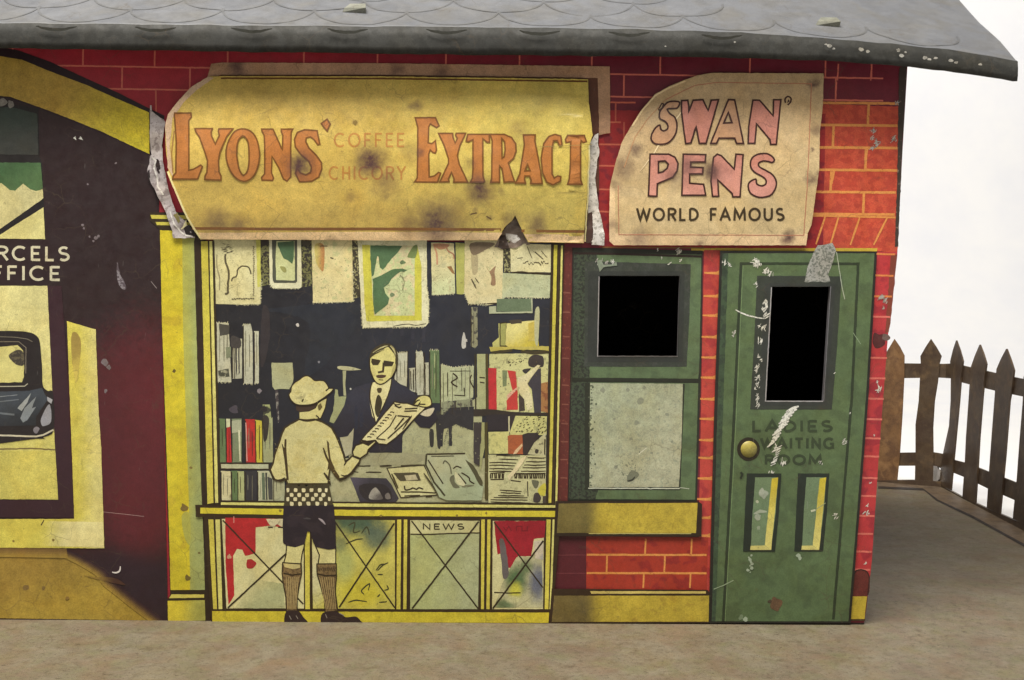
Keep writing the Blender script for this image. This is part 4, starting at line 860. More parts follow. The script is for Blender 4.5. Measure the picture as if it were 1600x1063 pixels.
def dpanel(x, dx, label=None):
    p = W.part('panel', dr, label)
    p.poly([(x,740),(x+54+dx,740),(x+50+dx,800),(x+44+dx,862),(x-6,862),(x-3,800)], (34,44,34), wob=.4)
    p.poly([(x+13,746),(x+49+dx,746),(x+45+dx,800),(x+38+dx,858),(x+6,858),(x+9,800)], pm((104,128,92)), wob=.4)
    p.poly([(x+39+dx,748),(x+49+dx,746),(x+38+dx,859.5),(x+28+dx,852)], pm((190,172,48), grad=((206,196,110),(x+40,750),(x+40,850),.6)), wob=.4)
    p.poly([(x+6,853),(x+28+dx,852.5),(x+38+dx,859.5),(x+5,859.5)], (196,188,110), wob=.4)
    return p
a = dpanel(1167, 0); a.blot(1193,772,7,pm((150,160,140))); a.blot(1190,768,5,pm((160,168,150))); a.line([(1178,803),(1188,799),(1198,800)], 5, (160,170,146), taper=.6); a.blot(1184,808,5,pm((150,160,140))); a.blot(1185,825,3,pm((140,154,128))); a.blot(1183,784,2.5,(170,176,150))
a = dpanel(1247, -5); a.line([(1267,799),(1274,797)],3,(196,200,170)); a.line([(1274,797),(1290,786)], 1.2, (150,160,120))
dl.line([(1157,738),(1160,741),(1157,748)], 3.2, (40,50,34))
kb = W.part('knob_ring', dr); kb.poly(arc(1169.5,702,18,18.5,0,345,23), pm((40,34,20)), wob=.4)

# ================================================================ the two loose tin signs
def hump(t, e=1.0): return math.sin(math.pi * min(1, max(0, t))) ** e
def d_shop(x, y):
    d = 9 + 18 * hump((y - 108) / 268, .9) + 3.0 * noise.noise(Vector((x * .008, y * .012, 4)))
    if x > 905: d -= (x - 905) * .35
    if x < 285: d -= (285 - x) * .14
    if y > 345 and 760 < x < 850: d += 6 * math.exp(-((x - 803) / 22) ** 2) * (y - 345) / 30
    return d
def d_pen(x, y):
    d = 8 + 9 * hump((y - 108) / 280, .8) + 2.0 * noise.noise(Vector((x * .01, y * .012, 8)))
    c = (1062 - x) * .66 + (165 - y) * .75          # the corner bent back along a crease
    if c > 0: d -= min(c * .12, 7)
    return d
SPOT1 = [(468,258,17,.85),(648,166,8,.6),(578,253,21,.95),(602,285,20,.5),(640,240,15,.3),(548,307,8,.35),(750,298,17,.85),(810,205,14,.3),(682,348,26,.9),(640,350,16,.45),(838,352,15,.6),(800,350,14,.5),(340,345,18,.55),(372,352,12,.5),(735,255,8,.35),(555,192,4,.5),(656,241,6,.5),(700,340,22,.5),(605,306,5,.45),(782,297,5,.4),(742,330,5,.4),(765,340,4,.4),(475,380,6,.5),(520,378,7,.5),(690,110,12,.5),(370,104,12,.7),(620,108,10,.5),(815,206,3,.5),(505,272,4,.3)]
SPOT2 = [(1055,277,14,.5),(1076,262,12,.55),(1112,268,14,.75),(993,234,8,.6),(973,262,16,.5),(1271,131,7,.7),(1277,204,8,.5),(1268,280,9,.6),(1232,371,9,.75),(1000,374,14,.5),(958,352,8,.4),(1268,234,3,.7),(960,290,10,.4),(1150,190,14,.2),(1278,268,4,.6),(1092,382,6,.5)]
Z0 = .0155
bsign = root_at('shop_sign', 620, 378)
tag(bsign, 'long mustard tin sign with orange coffee lettering and torn ends over the shop window', 'sign')
BS = Canvas(lambda x, y, l: wall(x, y, 3 + l), first=1, step=.1, cut=(30, 12))
bp_ = BS.part('backing', bsign, 'flat pinkish backing plate of the sign')
SP = [(a, b, r, s_, 8) for a, b, r, s_ in SPOT1]
bp_.poly([(330,100),(345,98),(600,99),(953,104),(953.5,208),(936,211),(934,122),(600,117),(345,117),(322,128)], pm((188,146,112), wear=1.4, spots=tuple(SP), k=.95), wob=.5)
bp_.poly([(345,117),(600,117),(934,122),(936,300),(918,300),(918,130),(345,126)], (88,50,32), wob=.4)
FS = Canvas(lambda x, y, l: wall(x, y, d_shop(x, y) + l), first=0, step=.12, cut=(24, 6))
fs = FS.part('face', bsign)
SPF = [(a, b, r, s_, d_shop(a, b)) for a, b, r, s_ in SPOT1]
YS = pm((194,166,80), grad=((198,178,86),(500,300),(900,210),1.2), wear=1.3, spots=tuple(SPF), rough=.36, k=.78)
face = [(313,374.5),(293,342),(283,321),(274,302),(265,278),(259,235),(258,197),(262,179),(280,156),(300,135),(326,120),(345,119),(600,119.5),(919,124),(920,160),(924,190),(926,211),(921,228),(922,250),(918,300),(914,345),(912,380),(825,378.5),(818,365),(812,352),(805,337),(800,345),(788,356),(777,376)]
fs.poly(face, YS, wob=.5)
CB = pm((208,178,132), wear=1.4, spots=tuple(SPF), k=.64)
fs.poly([(309,364),(600,362.5),(785,364),(777,375.5),(600,376),(313,374)], CB, wob=.3); fs.poly([(819,366),(913,366.5),(912,379.5),(826,378)], CB, wob=.3)
fs.line([(300,357),(420,358),(600,358),(783,359)], 4.4, (128,84,36), wob=.3); fs.line([(815,361),(913,362)], 4.4, (128,84,36), wob=.3)
fs.line([(345,122.5),(600,123),(918,127.5)], 2.6, (104,66,34)); 
fs.poly([(258,197),(262,179),(280,156),(300,135),(326,120),(334,122),(306,142),(287,160),(270,184),(265,230),(271,278),(262,262)], pm((200,170,140), wear=1.3), wob=.8)
fs.line([(272,205),(268,240),(270,270)], 2.0, (150,112,60)); fs.line([(262,268),(275,300),(293,340),(313,372)], 3.0, pm((226,214,150), rough=.3), smooth=True, wob=.4)
LF = pm((172,108,50), spots=tuple(SPF), wear=1.1, k=.76); LO = pm((112,70,22), spots=tuple(SPF), k=.76)
def letter(p, crop, pts, holes=(), fill=LF, ol=LO, ow=2.5): p.poly(q(crop, *pts), fill, holes=[q(crop, *h) for h in holes], wob=.25, outline=ol, ow=ow)
letter(fs,'A',(80,165,235,165,240,205,215,235,215,715,260,705,330,665,345,680,300,800,60,800,65,770,90,740,95,450,80,230,75,190))
letter(fs,'A',(275,315,440,315,430,350,435,390,470,465,510,380,500,340,505,318,640,315,620,340,580,390,515,540,500,620,505,730,525,770,525,810,370,805,370,775,390,735,395,620,370,540,320,400,280,340))
def rl(a): return spline([(a[i], a[i+1]) for i in range(0, len(a), 2)], 3)
def fl(p): return [v for pt in p for v in pt]
letter(fs,'A',fl(rl((735,318,810,340,865,410,890,510,895,600,870,710,820,790,745,822,670,790,610,710,575,600,580,490,620,390,670,335))),[fl(rl((735,385,775,420,790,480,795,620,780,720,740,765,705,720,685,640,675,540,690,430)))])
letter(fs,'A',(915,320,1025,320,1060,400,1115,520,1120,380,1105,345,1105,320,1215,320,1200,350,1195,500,1195,780,1160,820,1125,800,1080,690,1015,580,1010,740,1030,790,1020,815,920,810,915,785,945,750,945,480,940,380,920,345))
letter(fs,'A',(1450,335,1475,465,1455,470,1420,420,1385,395,1345,405,1340,440,1370,500,1440,570,1490,640,1495,700,1465,780,1400,820,1330,825,1280,825,1240,745,1255,690,1290,740,1340,760,1385,735,1395,690,1370,630,1290,560,1240,490,1230,420,1260,350,1330,325))
letter(fs,'A',(1490,265,1545,225,1575,270,1545,335,1520,310))
letter(fs,'B',(915,210,1110,210,1145,290,1120,305,1060,270,1045,300,1040,450,1075,460,1110,430,1120,520,1110,550,1085,545,1060,520,1045,560,1050,780,1100,770,1140,735,1160,745,1130,830,910,828,935,790,940,560,940,300))
letter(fs,'B',(1140,360,1275,360,1280,400,1300,455,1320,410,1305,380,1310,360,1400,360,1385,395,1345,480,1320,575,1340,660,1420,830,1285,830,1290,800,1265,735,1235,800,1240,825,1150,828,1180,770,1235,650,1235,600,1195,480))
letter(fs,'C',(190,370,395,370,400,445,375,445,335,410,335,500,335,770,350,820,340,830,215,830,235,790,240,700,240,420,200,440,175,435))
letter(fs,'C',(405,370,540,370,610,400,650,460,655,530,630,600,580,645,640,825,540,830,520,700,495,670,495,830,410,832,420,790,425,430),[(515,405,545,440,550,520,540,585,520,600)])
letter(fs,'C',(725,375,840,375,835,430,890,720,905,845,795,845,800,810,785,770,740,770,735,800,745,840,650,838,690,750,735,470),[(765,655,790,720,740,720)])
letter(fs,'C',(1085,385,1095,465,1075,480,1050,430,1015,430,1000,500,1000,750,1020,790,1055,770,1085,775,1080,820,1010,855,950,830,910,740,895,600,920,460,970,390,1030,370))
letter(fs,'C',(1150,380,1310,380,1330,440,1300,450,1280,430,1275,500,1275,800,1290,850,1150,850,1165,800,1175,700,1180,440,1135,450,1130,420))
FA = pm((176,124,56), spots=tuple(SPF), k=.76)
fs.text('COFFEE', 522, 632, 208, 230, 3.0, FA); fs.text('CHICORY', 514, 634, 260, 281, 3.0, FA)
fs.blot(555,192,4,(128,104,40)); fs.line([(735,335),(745,333)],2.2,(100,76,40)); fs.line([(760,338),(768,343)],2,(100,76,40))
fs.line([(838,230),(925,226)],.8,(150,128,70)); fs.line([(921,228),(919,300),(914,378)], 2.2, pm((206,196,140)), wob=.8)
# torn bare metal along both ends and the split in the bottom edge
TORN = pm((166,158,158), rough=.5, speck=((132,122,122),9,.56), wear=1.0, bump=.15); TORN2 = pm((206,202,196), rough=.45, speck=((164,160,152),6,.58), wear=.7, bump=.15)
def d_torn(x, y): return 7 + 3.5 * noise.noise(Vector((x * .05, y * .04, 2))) + 1.0 * noise.noise(Vector((x * .2, y * .16, 6)))
TC = Canvas(lambda x, y, l: wall(x, y, max(1.5, d_torn(x, y)) + l), first=0, step=.15, cut=(4, 5))
te = TC.part('torn_edge', bsign, 'ragged bare metal tear at the left end')
te.poly(q('T',60,62,72,60,75,100,150,160,162,175,140,330,150,440,165,540,200,680,232,770,255,800,290,830,330,890,362,942,215,948,208,900,185,830,160,760,120,690,95,620,70,590,55,545,40,500,58,450,60,400,70,390,60,300), TORN, wob=1.2)
te.poly(q('T',95,430,118,425,130,480,122,520,105,490), (40,26,26), smooth=True); te.poly(q('T',285,880,320,855,372,930,340,940,300,925), (34,24,22)); te.poly(q('T',45,500,58,490,62,540,50,560), (40,30,32)); te.poly(q('T',215,790,245,775,262,830,250,850), (120,110,60))
te.line(q('T',75,410,100,430,85,480,110,540,115,600,150,660), 2.6, TORN2, wob=1.2); te.line(q('T',195,770,220,850,280,920,350,938), 2.4, TORN2, wob=1.2); te.line(q('T',280,880,300,830,300,860,270,885), 2.2, pm((226,220,170)))
te2 = TC.part('torn_edge', bsign, 'ragged whitish metal tear at the right end')
te2.poly(q('SR',1160,520,1175,490,1200,450,1218,438,1216,470,1222,545,1210,600,1200,700,1212,780,1222,860,1240,930,1252,1000,1250,1042,1180,1036,1190,960,1180,900,1165,880,1160,800,1165,660), TORN2, wob=1.3)
te2.poly(q('SR',1160,870,1185,860,1190,960,1185,1030,1150,1030), (66,44,36), wob=.8)
FC = Canvas(lambda x, y, l: wall(x, y, 3.2 + 3 * noise.noise(Vector((x * .12, y * .1, 3))) + l), first=0, step=.15, cut=(4, 4))
sp = FC.part('split', bsign, 'grey bare metal in the split of the bottom edge')
sp.poly([(772,386),(779,374),(803,332),(816,352),(828,382),(800,388)], pm((126,110,98), wear=1.4, bump=.3), wob=.8); sp.poly(q('SR',720,975,780,985,800,1010,770,1030,725,1010), TORN2, wob=1); sp.poly(q('SR',690,990,720,985,740,1060,700,1063,680,1050), (64,48,40), wob=.8)

psign = root_at('pen_sign', 1110, 383)
tag(psign, 'cream tin sign with pink pen lettering and one cut corner above the green door', 'sign')
PC = Canvas(lambda x, y, l: wall(x, y, d_pen(x, y) + l), first=0, step=.12, cut=(8, 8))
pf = PC.part('face', psign)
SPP = tuple((a, b, r, s_, d_pen(a, b)) for a, b, r, s_ in SPOT2)
PCR = pm((194,166,124), grad=((208,184,136),(1100,160),(1130,350),1.0), wear=1.25, spots=SPP, rough=.36, k=.86)
pf.poly([(1112,114),(1200,114.5),(1287,115),(1286,163),(1281,207),(1280,265),(1271,330),(1268,352),(1262,365),(1259.6,383.5),(1100,383),(959,383.5),(952,377),(952,330),(953,291),(962,253),(972,222),(985,199),(1002,172),(1023,148),(1045,135),(1070,125),(1090,118)], PCR, wob=.5)
pf.poly([(952,377),(952,330),(953,291),(961,296),(962,365),(1262,366),(1259.6,383.5),(959,383.5)], pm((210,182,140), spots=SPP, wear=1.2, k=.72), wob=.5)
PK = (176,116,88)
pf.line([(966,290),(967,367),(1256,368),(1262,280),(1268,131),(1120,129),(1085,134),(1040,156)], 1.4, PK, wob=.5); pf.line([(1040,156),(1012,186),(992,215),(975,262)], 1.2, (180,132,90), wob=.5)
pf.line([(988,197),(1004,172),(1024,149.5),(1046,137),(1071,127)], 2.6, pm((232,206,160), rough=.3), wob=.4); pf.line([(1000,268),(1022,240),(1040,207),(1064,176),(1076,156)], 2.4, pm((232,210,168), rough=.3), wob=.6, taper=.8)  # pale strokes: the worn edge, then a crease highlight painted in
PF = pm((182,120,106), spots=SPP, wear=1.1, grad=((196,136,122),(1100,230),(1100,300),1.0), k=.76); PO = pm((58,26,18), spots=SPP)
PF2 = pm((178,136,102), spots=SPP, wear=1.1, k=.76)
def pl_(crop, pts, holes=(), fill=PF): letter(pf, crop, pts, holes, fill, PO, 2.7)
pl_('SW',fl(rl((380,185,360,240,310,245,262,252,290,295,335,330,355,400,345,480,300,550,240,585,150,585,110,545,115,490,150,430,190,405,200,445,230,460,265,440,265,400,235,365,190,340,190,280,215,240,260,190,320,175))),(),PF2)
pl_('SW',(400,170,460,165,470,225,465,285,510,165,605,160,655,265,685,165,755,160,635,580,570,580,540,415,490,575,440,582,425,480,400,280))
pl_('SW',(850,160,910,160,995,580,930,580,910,530,760,530,735,580,680,580),[(850,280,885,380,805,385)],PF2)
pl_('SW',(1085,165,1150,165,1280,315,1285,160,1355,160,1310,590,1255,590,1250,545,1120,390,1105,580,1040,580,1045,420))
pf.line(q('SW',175,245,190,262,215,235,225,200,210,195,185,240), 1.8, PO); pf.line(q('SW',1400,190,1395,155,1420,130,1450,145,1450,180,1420,212), 2.4, PO, smooth=True); pf.line(q('SW',1415,185,1432,175,1425,160),1.6,PO)
pl_('PE',(220,130,400,130,460,160,490,220,480,290,440,350,290,415,285,535,205,530),[(300,200,365,195,395,225,385,265,340,300,300,310)])
pl_('PE',(540,130,755,135,750,205,610,205,610,255,730,260,725,320,600,320,600,410,735,420,755,525,525,525))
pl_('PE',(830,160,865,130,905,145,1030,275,1045,130,1115,135,1085,540,1015,540,1010,510,870,375,880,535,820,535,805,390))
pl_('PE',fl(rl((1415,185,1395,210,1355,200,1310,195,1265,215,1270,250,1330,285,1400,330,1435,400,1420,470,1370,530,1270,545,1190,510,1165,450,1175,400,1235,370,1245,415,1290,435,1330,420,1335,380,1300,345,1220,300,1185,240,1200,170,1260,130,1340,125,1390,150))))
WF = pm((58,44,20), spots=SPP)
pf.text('WORLD', 995, 1091, 325.5, 345, 3.6, WF); pf.text('FAMOUS', 1109, 1225, 325.5, 345, 3.6, WF)

for cv in (W, BS, FS, TC, FC, PC): cv.build()

# ================================================================ the rest of the building: ends, back, roof
def mesh_obj(name, parent, verts, faces, mats, midx=None, smooth=False):
    me = bpy.data.meshes.new(name); me.from_pydata([tuple(v) for v in verts], [], faces)
    for m_ in (mats if isinstance(mats, (list, tuple)) else [mats]): me.materials.append(m_)
    if midx:
        for p, i in zip(me.polygons, midx): p.material_index = i
    if smooth: me.polygons.foreach_set('use_smooth', [True] * len(me.polygons))
    me.update()
    o = bpy.data.objects.new(name, me); COL.objects.link(o)
    if parent: hang(o, parent)
    return o
U = S
DEEP = Vector((0, 300 * U, 0))
endm = pm((96,40,36), speck=((70,40,36),12,.6), wear=1.4)
ep = [wall(x, y) for x, y in REDGE]
n = len(ep)
mesh_obj('end_wall', station, ep + [p + DEEP for p in ep], [(i, i+1, n+i+1, n+i) for i in range(n-1)], endm)
lp0, lp1 = wall(-300, 18), wall(-300, 966.5)
mesh_obj('end_wall', station, [lp0, lp1, lp1 + DEEP, lp0 + DEEP], [(0,1,2,3)], endm)
mesh_obj('rear_wall', station, [ep[0] + DEEP, ep[-1] + DEEP, lp1 + DEEP, lp0 + DEEP], [(0,1,2,3)], endm)
dark = pm((6,4,9), wear=.2, rough=.9, bump=0, spec=.05)
a_, b_ = ep[0] + Vector((-8*U, 3*U, 0)), ep[-1] + Vector((-8*U, 3*U, 2*U)); c_, d_ = lp0 + Vector((4*U, 3*U, 0)), lp1 + Vector((4*U, 3*U, 2*U)); dd = Vector((0, 292*U, 0))
vs = [a_, b_, d_, c_, a_ + dd, b_ + dd, d_ + dd, c_ + dd]
mesh_obj('dark_inner_box', station, vs, [(4,5,6,7), (0,1,5,4), (3,2,6,7), (1,2,6,5), (0,3,7,4)], dark)  # near-black box added so the openings look dark inside
# cut edges of the two openings: bare grey tin, a little thickness
rim = pm((112,110,114), rough=.4, metal=.2, wear=.8)
for hole, par in ((WHOLE, ww), (DHOLE, dr)):
    a = [wall(x, y, 1.9) for x, y in hole]; b = [p + Vector((0, 7*U, 0)) for p in a]
    mesh_obj('opening_rim', par, a + b, [(i, (i+1) % 4, 4 + (i+1) % 4, 4 + i) for i in range(4)], rim)
# door knob: a small pressed dome
kv, kf = [], []
kc = wall(1169.5, 702, 1.6); NR, NS = 7, 24
for i in range(NR + 1):
    ph = i / NR * math.pi / 2
    for j in range(NS):
        t = j / NS * 6.28318
        kv.append(kc + Vector((14.5*U*math.cos(ph)*math.cos(t), -7.5*U*math.sin(ph), 14.5*U*math.cos(ph)*math.sin(t))))
for i in range(NR):
    for j in range(NS): kf.append((i*NS+j, i*NS+(j+1) % NS, (i+1)*NS+(j+1) % NS, (i+1)*NS+j))
mesh_obj('knob', dr, kv, kf, pm((160,148,66), grad=((138,134,76),(1160,694),(1180,712),.5), rough=.45, wear=1.2), smooth=True)

# ---- roof
E = 62
EAVE = [(-300,31,68),(-150,34,71),(0,37,74),(200,39,77),(400,41,80),(700,43,84),(1000,47,87),(1150,52,89),(1300,62,94),(1400,70,101),(1480,79,110),(1540,87,118),(1590,97,126)]
def eave(x):
    for (x0, a0, b0), (x1, a1, b1) in zip(EAVE, EAVE[1:]):
        if x <= x1:
            t = (x - x0) / (x1 - x0); t2 = t
            return a0 + (a1 - a0) * t2, b0 + (b1 - b0) * t2
    return EAVE[-1][1:]
SLOPE = math.radians(38)
sd = Vector((0, math.cos(SLOPE), math.sin(SLOPE))); sn = Vector((0, -math.sin(SLOPE), math.cos(SLOPE)))
def nz3(x, a, s=.02): return a * (noise.noise(Vector((x * s, .7, 3))) + .5 * noise.noise(Vector((x * s * 2.7, 1.7, 5))))
def eave_pts(x):
    yt, yb = eave(x)
    yt += nz3(x, 1.6); yb += nz3(x + 300, 1.8, .03)
    return wall(x, yt, E - 5), wall(x, yb, E)
def roof_pt(x, t, h=0.0):
    pt, pb = eave_pts(x)
    sag = 5 * noise.noise(Vector((x * .006, t * .008, 4)))
    return pt + sd * ((t + 6) * U) + sn * ((h + sag * min(1, t / 60)) * U)
xs = [-300 + 18 * i for i in range(105)] + [1590]
TS = [2, 10, 20, 40, 70, 110, 160, 220, 290, 360, 430]
ROWS = 5 + len(TS) + 1
vs, fs_, mi_ = [], [], []
for x in xs:
    pt, pb = eave_pts(x)
    dn = nz3(x, 1.5, .05)
    col = [pb + Vector((0, 16*U, 3*U)), pb + Vector((0, 1*U, -.5*U)), pb + (pt - pb) * .25 + Vector((0, (-1.5 + dn) * U, 0)), pb + (pt - pb) * .65 + Vector((0, (-2 + dn) * U, 0)), pt + Vector((0, -.5*U, 1*U))]
    col += [roof_pt(x, t) for t in TS]
    top = col[-1]; col.append(top + Vector((0, math.cos(SLOPE) * 430 * U, -math.sin(SLOPE) * 430 * U)))
    vs += col
for i in range(len(xs) - 1):
    for j in range(ROWS - 1):
        fs_.append((i*ROWS+j, (i+1)*ROWS+j, (i+1)*ROWS+j+1, i*ROWS+j+1)); mi_.append(0 if j < 4 else 1)
LIPM = pm((90,90,86), speck=((80,80,76),16,.5), wear=1.3, rough=.6, spec=.2, k=2.5, bump=.2)  # lip printed darker; its forward-facing shade is in the colour too
ROOFM = pm((160,163,170), speck=((153,156,163),60,.5), wear=.45, rough=.42, bump=.10, k=2.35)
TILE = pm((150,152,156), wear=.8, rough=.45, k=2.6)
RC = Canvas(lambda x, y, l: wall(x, y, E + 5.0 + l), first=0, step=.15)
rp = RC.part('roof', station)
for x in (90,245,395,545,700,845,985,1130):
    yt = eave(x)[0]; rp.line([(x-34,yt+3),(x-15,yt+7.5),(x+6,yt+8.5),(x+30,yt+4)], 5.0, pm((50,50,45), wear=1.4, spec=.2), smooth=True, taper=.75, wob=.9)
for x, dy, r in ((1296,10,5),(1303,14,3),(1345,12,6),(1356,14,4),(1404,8,5),(1409,16,5),(1415,10,3),(1445,15,5),(1452,17,4),(1462,14,4),(1486,15,5),(1494,17,4),(1532,15,4),(1290,8,3),(1148,14,2.5),(1040,24,2)):
    rp.blot(x, eave(x)[0] + dy, r * .75, pm((170,168,162), rough=.3, metal=.3, speck=((140,138,132),5,.55)), sq=.7)
RC.build()
bm = bmesh.new()
bv = [bm.verts.new(v) for v in vs]
for f, i in zip(fs_, mi_):
    nf = bm.faces.new([bv[k] for k in f]); nf.material_index = i; nf.smooth = True
def ribbon(pts, w):
    for (x0, t0), (x1, t1) in zip(pts, pts[1:]):
        dx, dt = x1 - x0, t1 - t0; L = math.hypot(dx, dt) or 1; nx, nt_ = -dt / L * w / 2, dx / L * w / 2
        if min(t0, t1) < 2: continue
        q4 = [bm.verts.new(roof_pt(a, b, .5)) for a, b in ((x0+nx,t0+nt_),(x1+nx,t1+nt_),(x1-nx,t1-nt_),(x0-nx,t0-nt_))]
        nf = bm.faces.new(q4); nf.material_index = 2
for row in range(7):
    t0 = 5 + row * 52
    for k in range(-4, 12):
        cx = 113 + 148 * k + (row % 2) * 74
        if cx + 74 > 1560 - t0 * .3 or cx < -220: continue
        if cx > 1130 and row > 0: continue
        ribbon([(cx + 74 * math.cos(math.radians(a)), t0 + 58 - 58 * math.sin(math.radians(a))) for a in range(0, 181, 12)], 3.6)
base_n = len(rp.obj.data.materials)
for m_ in (LIPM, ROOFM, TILE): rp.obj.data.materials.append(m_)
for f in bm.faces: f.material_index += base_n
bm2 = bmesh.new(); bm2.from_mesh(rp.obj.data); tmp = bpy.data.meshes.new('tmp'); bm.to_mesh(tmp); bm2.from_mesh(tmp)
bm2.to_mesh(rp.obj.data); bm.free(); bm2.free(); bpy.data.meshes.remove(tmp)
for x, t in ((547, 62), (1308, 62)):
    p = [roof_pt(x + a, t + b, h) for h in (0, 9) for a, b in ((-19,-8),(19,-9),(17,9),(-12,8))]
    p[4] = roof_pt(x - 16, t - 4, 5); p[7] = roof_pt(x - 8, t + 8, 8)
    mesh_obj('roof_tab', rp.obj, p, [(4,5,6,7),(0,1,5,4),(1,2,6,5),(2,3,7,6),(3,0,4,7)], pm((150,152,138), rough=.45, wear=1.3, k=1.5))

# ================================================================ platform, table, backdrop
def world_mat(name, cols, scale, rough, bump=.2, dash=None, k=None):
    mt = bpy.data.materials.new(name); mt.use_nodes = True; nt = mt.node_tree; b = nt.nodes['Principled BSDF']
    tc = N(nt, 'ShaderNodeTexCoord'); sc = N(nt, 'ShaderNodeVectorMath', operation='SCALE'); sc.inputs[3].default_value = 1 / S
    nt.links.new(tc.outputs['Object'], sc.inputs[0]); vec = sc.outputs[0]
    out = None
    for i, (c, s_, lo, hi) in enumerate(cols):
        if out is None:
            n_ = N(nt, 'ShaderNodeRGB'); n_.outputs[0].default_value = alb(c, k); out = n_.outputs[0]; continue
        o_ = N(nt, 'ShaderNodeVectorMath', operation='ADD'); o_.inputs[1].default_value = (i * 431., i * 97., 0); nt.links.new(vec, o_.inputs[0])
        out = mixc(nt, mrange(nt, noise_tex(nt, o_.outputs[0], s_, 5, .65, .4), lo, hi), out, alb(c, k))
    if dash:
        mp = N(nt, 'ShaderNodeMapping', inp={'Scale': (.085, .12, .1), 'Rotation': (0, 0, .25)}); nt.links.new(vec, mp.inputs['Vector'])
        out = mixc(nt, mrange(nt, noise_tex(nt, mp.outputs[0], 1.0, 4, .72), .58, .68, 0, .75), out, alb(dash, k))
        mp = N(nt, 'ShaderNodeMapping', inp={'Scale': (.006, .1, .1), 'Rotation': (0, 0, .9)}); nt.links.new(vec, mp.inputs['Vector'])
        out = mixc(nt, mrange(nt, noise_tex(nt, mp.outputs[0], 1.0, 2, .6), .74, .77, 0, .25), out, alb((196,180,150), k))
    g = N(nt, 'ShaderNodeGroup'); g.node_tree = WEAR; g.inputs['Amount'].default_value = .9
    nt.links.new(out, g.inputs['Color']); nt.links.new(vec, g.inputs['Vector'])
    nt.links.new(g.outputs[0], b.inputs['Base Color']); b.inputs['Roughness'].default_value = rough; b.inputs['Specular IOR Level'].default_value = .3
    bp = N(nt, 'ShaderNodeBump', inp={'Strength': bump, 'Distance': 3 * S}); nt.links.new(noise_tex(nt, vec, .12, 4, .65), bp.inputs['Height']); nt.links.new(bp.outputs[0], b.inputs['Normal'])
    return mt
PLAT = world_mat('worn_platform_paint', [((162,150,126),0,0,0), ((152,132,110),.012,.44,.64), ((150,144,108),.02,.48,.70), ((134,120,96),.06,.52,.72), ((158,134,110),.009,.54,.74), ((112,98,80),.24,.57,.70)], 1, .6, bump=.12, dash=(106,94,76), k=1.85)
fcor, fend = on_ground(1472, 761), on_ground(1580, 818)
fback = on_ground(1365, 752)
sdir = (fend - fcor).normalized(); bdir = (fback - fcor).normalized()
out_s = Vector((sdir.y, -sdir.x, 0)); out_s = out_s if out_s.x > 0 else -out_s
out_b = Vector((0, 1, 0))
pc = [fcor + out_s * 6 * U + out_b * 8 * U, fcor + sdir * 2600 * U + out_s * 6 * U, Vector((-.62, fcor.y - 2600 * U, 0)), fcor + bdir * 3600 * U + out_b * 8 * U]
TH = Vector((0, 0, -42 * U))
ped = bpy.data.materials.new('platform_edge')
plat = mesh_obj('platform', None, pc + [p + TH for p in pc], [(0,3,2,1), (4,5,6,7), (0,1,5,4), (1,2,6,5), (2,3,7,6), (3,0,4,7)], PLAT)
tag(plat, kind='structure')
bpy.data.materials.remove(ped)
WHITE = bpy.data.materials.new('white_paper'); WHITE.use_nodes = True
nt = WHITE.node_tree; b = nt.nodes['Principled BSDF']
tc = N(nt, 'ShaderNodeTexCoord'); nzs = noise_tex(nt, tc.outputs['Object'], 9, 4, .6)
cr = mixc(nt, mrange(nt, nzs, .35, .65), (.80,.80,.82,1), (.86,.85,.84,1)); nt.links.new(cr, b.inputs['Base Color']); b.inputs['Roughness'].default_value = .9
zt = -42 * U
prof = [(-1.6, zt), (1.0, zt)] + [(1.0 + .35 * math.sin(a * math.pi / 20), zt + .35 - .35 * math.cos(a * math.pi / 20)) for a in range(1, 11)] + [(1.35, 2.2)]
vs = [Vector((x, y, z)) for y, z in prof for x in (-2.5, 2.8)]
bd = mesh_obj('backdrop', None, vs, [(2*i, 2*i+1, 2*i+3, 2*i+2) for i in range(len(prof)-1)], WHITE, smooth=True)
tag(bd, kind='structure')

# ================================================================ picket fence along the platform edge
fence = empty('picket_fence', Matrix.Translation(fcor)); PINV['picket_fence'] = Matrix.Translation(-fcor)
tag(fence, 'brown tin picket fence with bent pickets along the platform edge behind the building', 'fence')
BRN = world_mat('brown_tin', [((82,68,54),0,0,0), ((70,56,46),.02,.42,.6), ((96,78,58),.03,.52,.66)], 1, .42, .15)
RUST = world_mat('rusty_brown_tin', [((118,88,60),0,0,0), ((98,72,52),.02,.42,.6), ((130,98,66),.03,.52,.66)], 1, .45, .15)
def prism(name, parent, pts, nrm, off, thick, mt, label=None):
    n = len(pts)
    loops = [[Vector((p.dot(Vector((1,0,0))), p.z, 0)) for p in pts]]
    a = [p + nrm * (off * U) for p in pts]; b2 = [p + nrm * ((off + thick) * U) for p in pts]
    ax = Vector((-nrm.y, nrm.x, 0))
    tr = geometry.tessellate_polygon([[Vector((p.dot(ax), p.z, 0)) for p in pts]])
    o = mesh_obj(name, parent, a + b2, [tuple(t) for t in tr] + [tuple(n + i for i in reversed(t)) for t in tr] + [(i, (i+1) % n, n + (i+1) % n, n + i) for i in range(n)], mt)
    bm = bmesh.new(); bm.from_mesh(o.data); bmesh.ops.recalc_face_normals(bm, faces=bm.faces); bm.to_mesh(o.data); bm.free()
    if label: o['label'] = label
    return o
nb = Vector((-bdir.y, bdir.x, 0)); nb = nb if nb.y < 0 else -nb       # towards the viewer
ns = -out_s
def fb(*a): return [on_plane(x, y, fcor, nb) for x, y in q('F1', *a)]
def fsd(*a): return [on_plane(x, y, fcor, ns) for x, y in q('F1', *a)]
def f2s(*a): return [on_plane(x, y, fcor, ns) for x, y in q('F2', *a)]
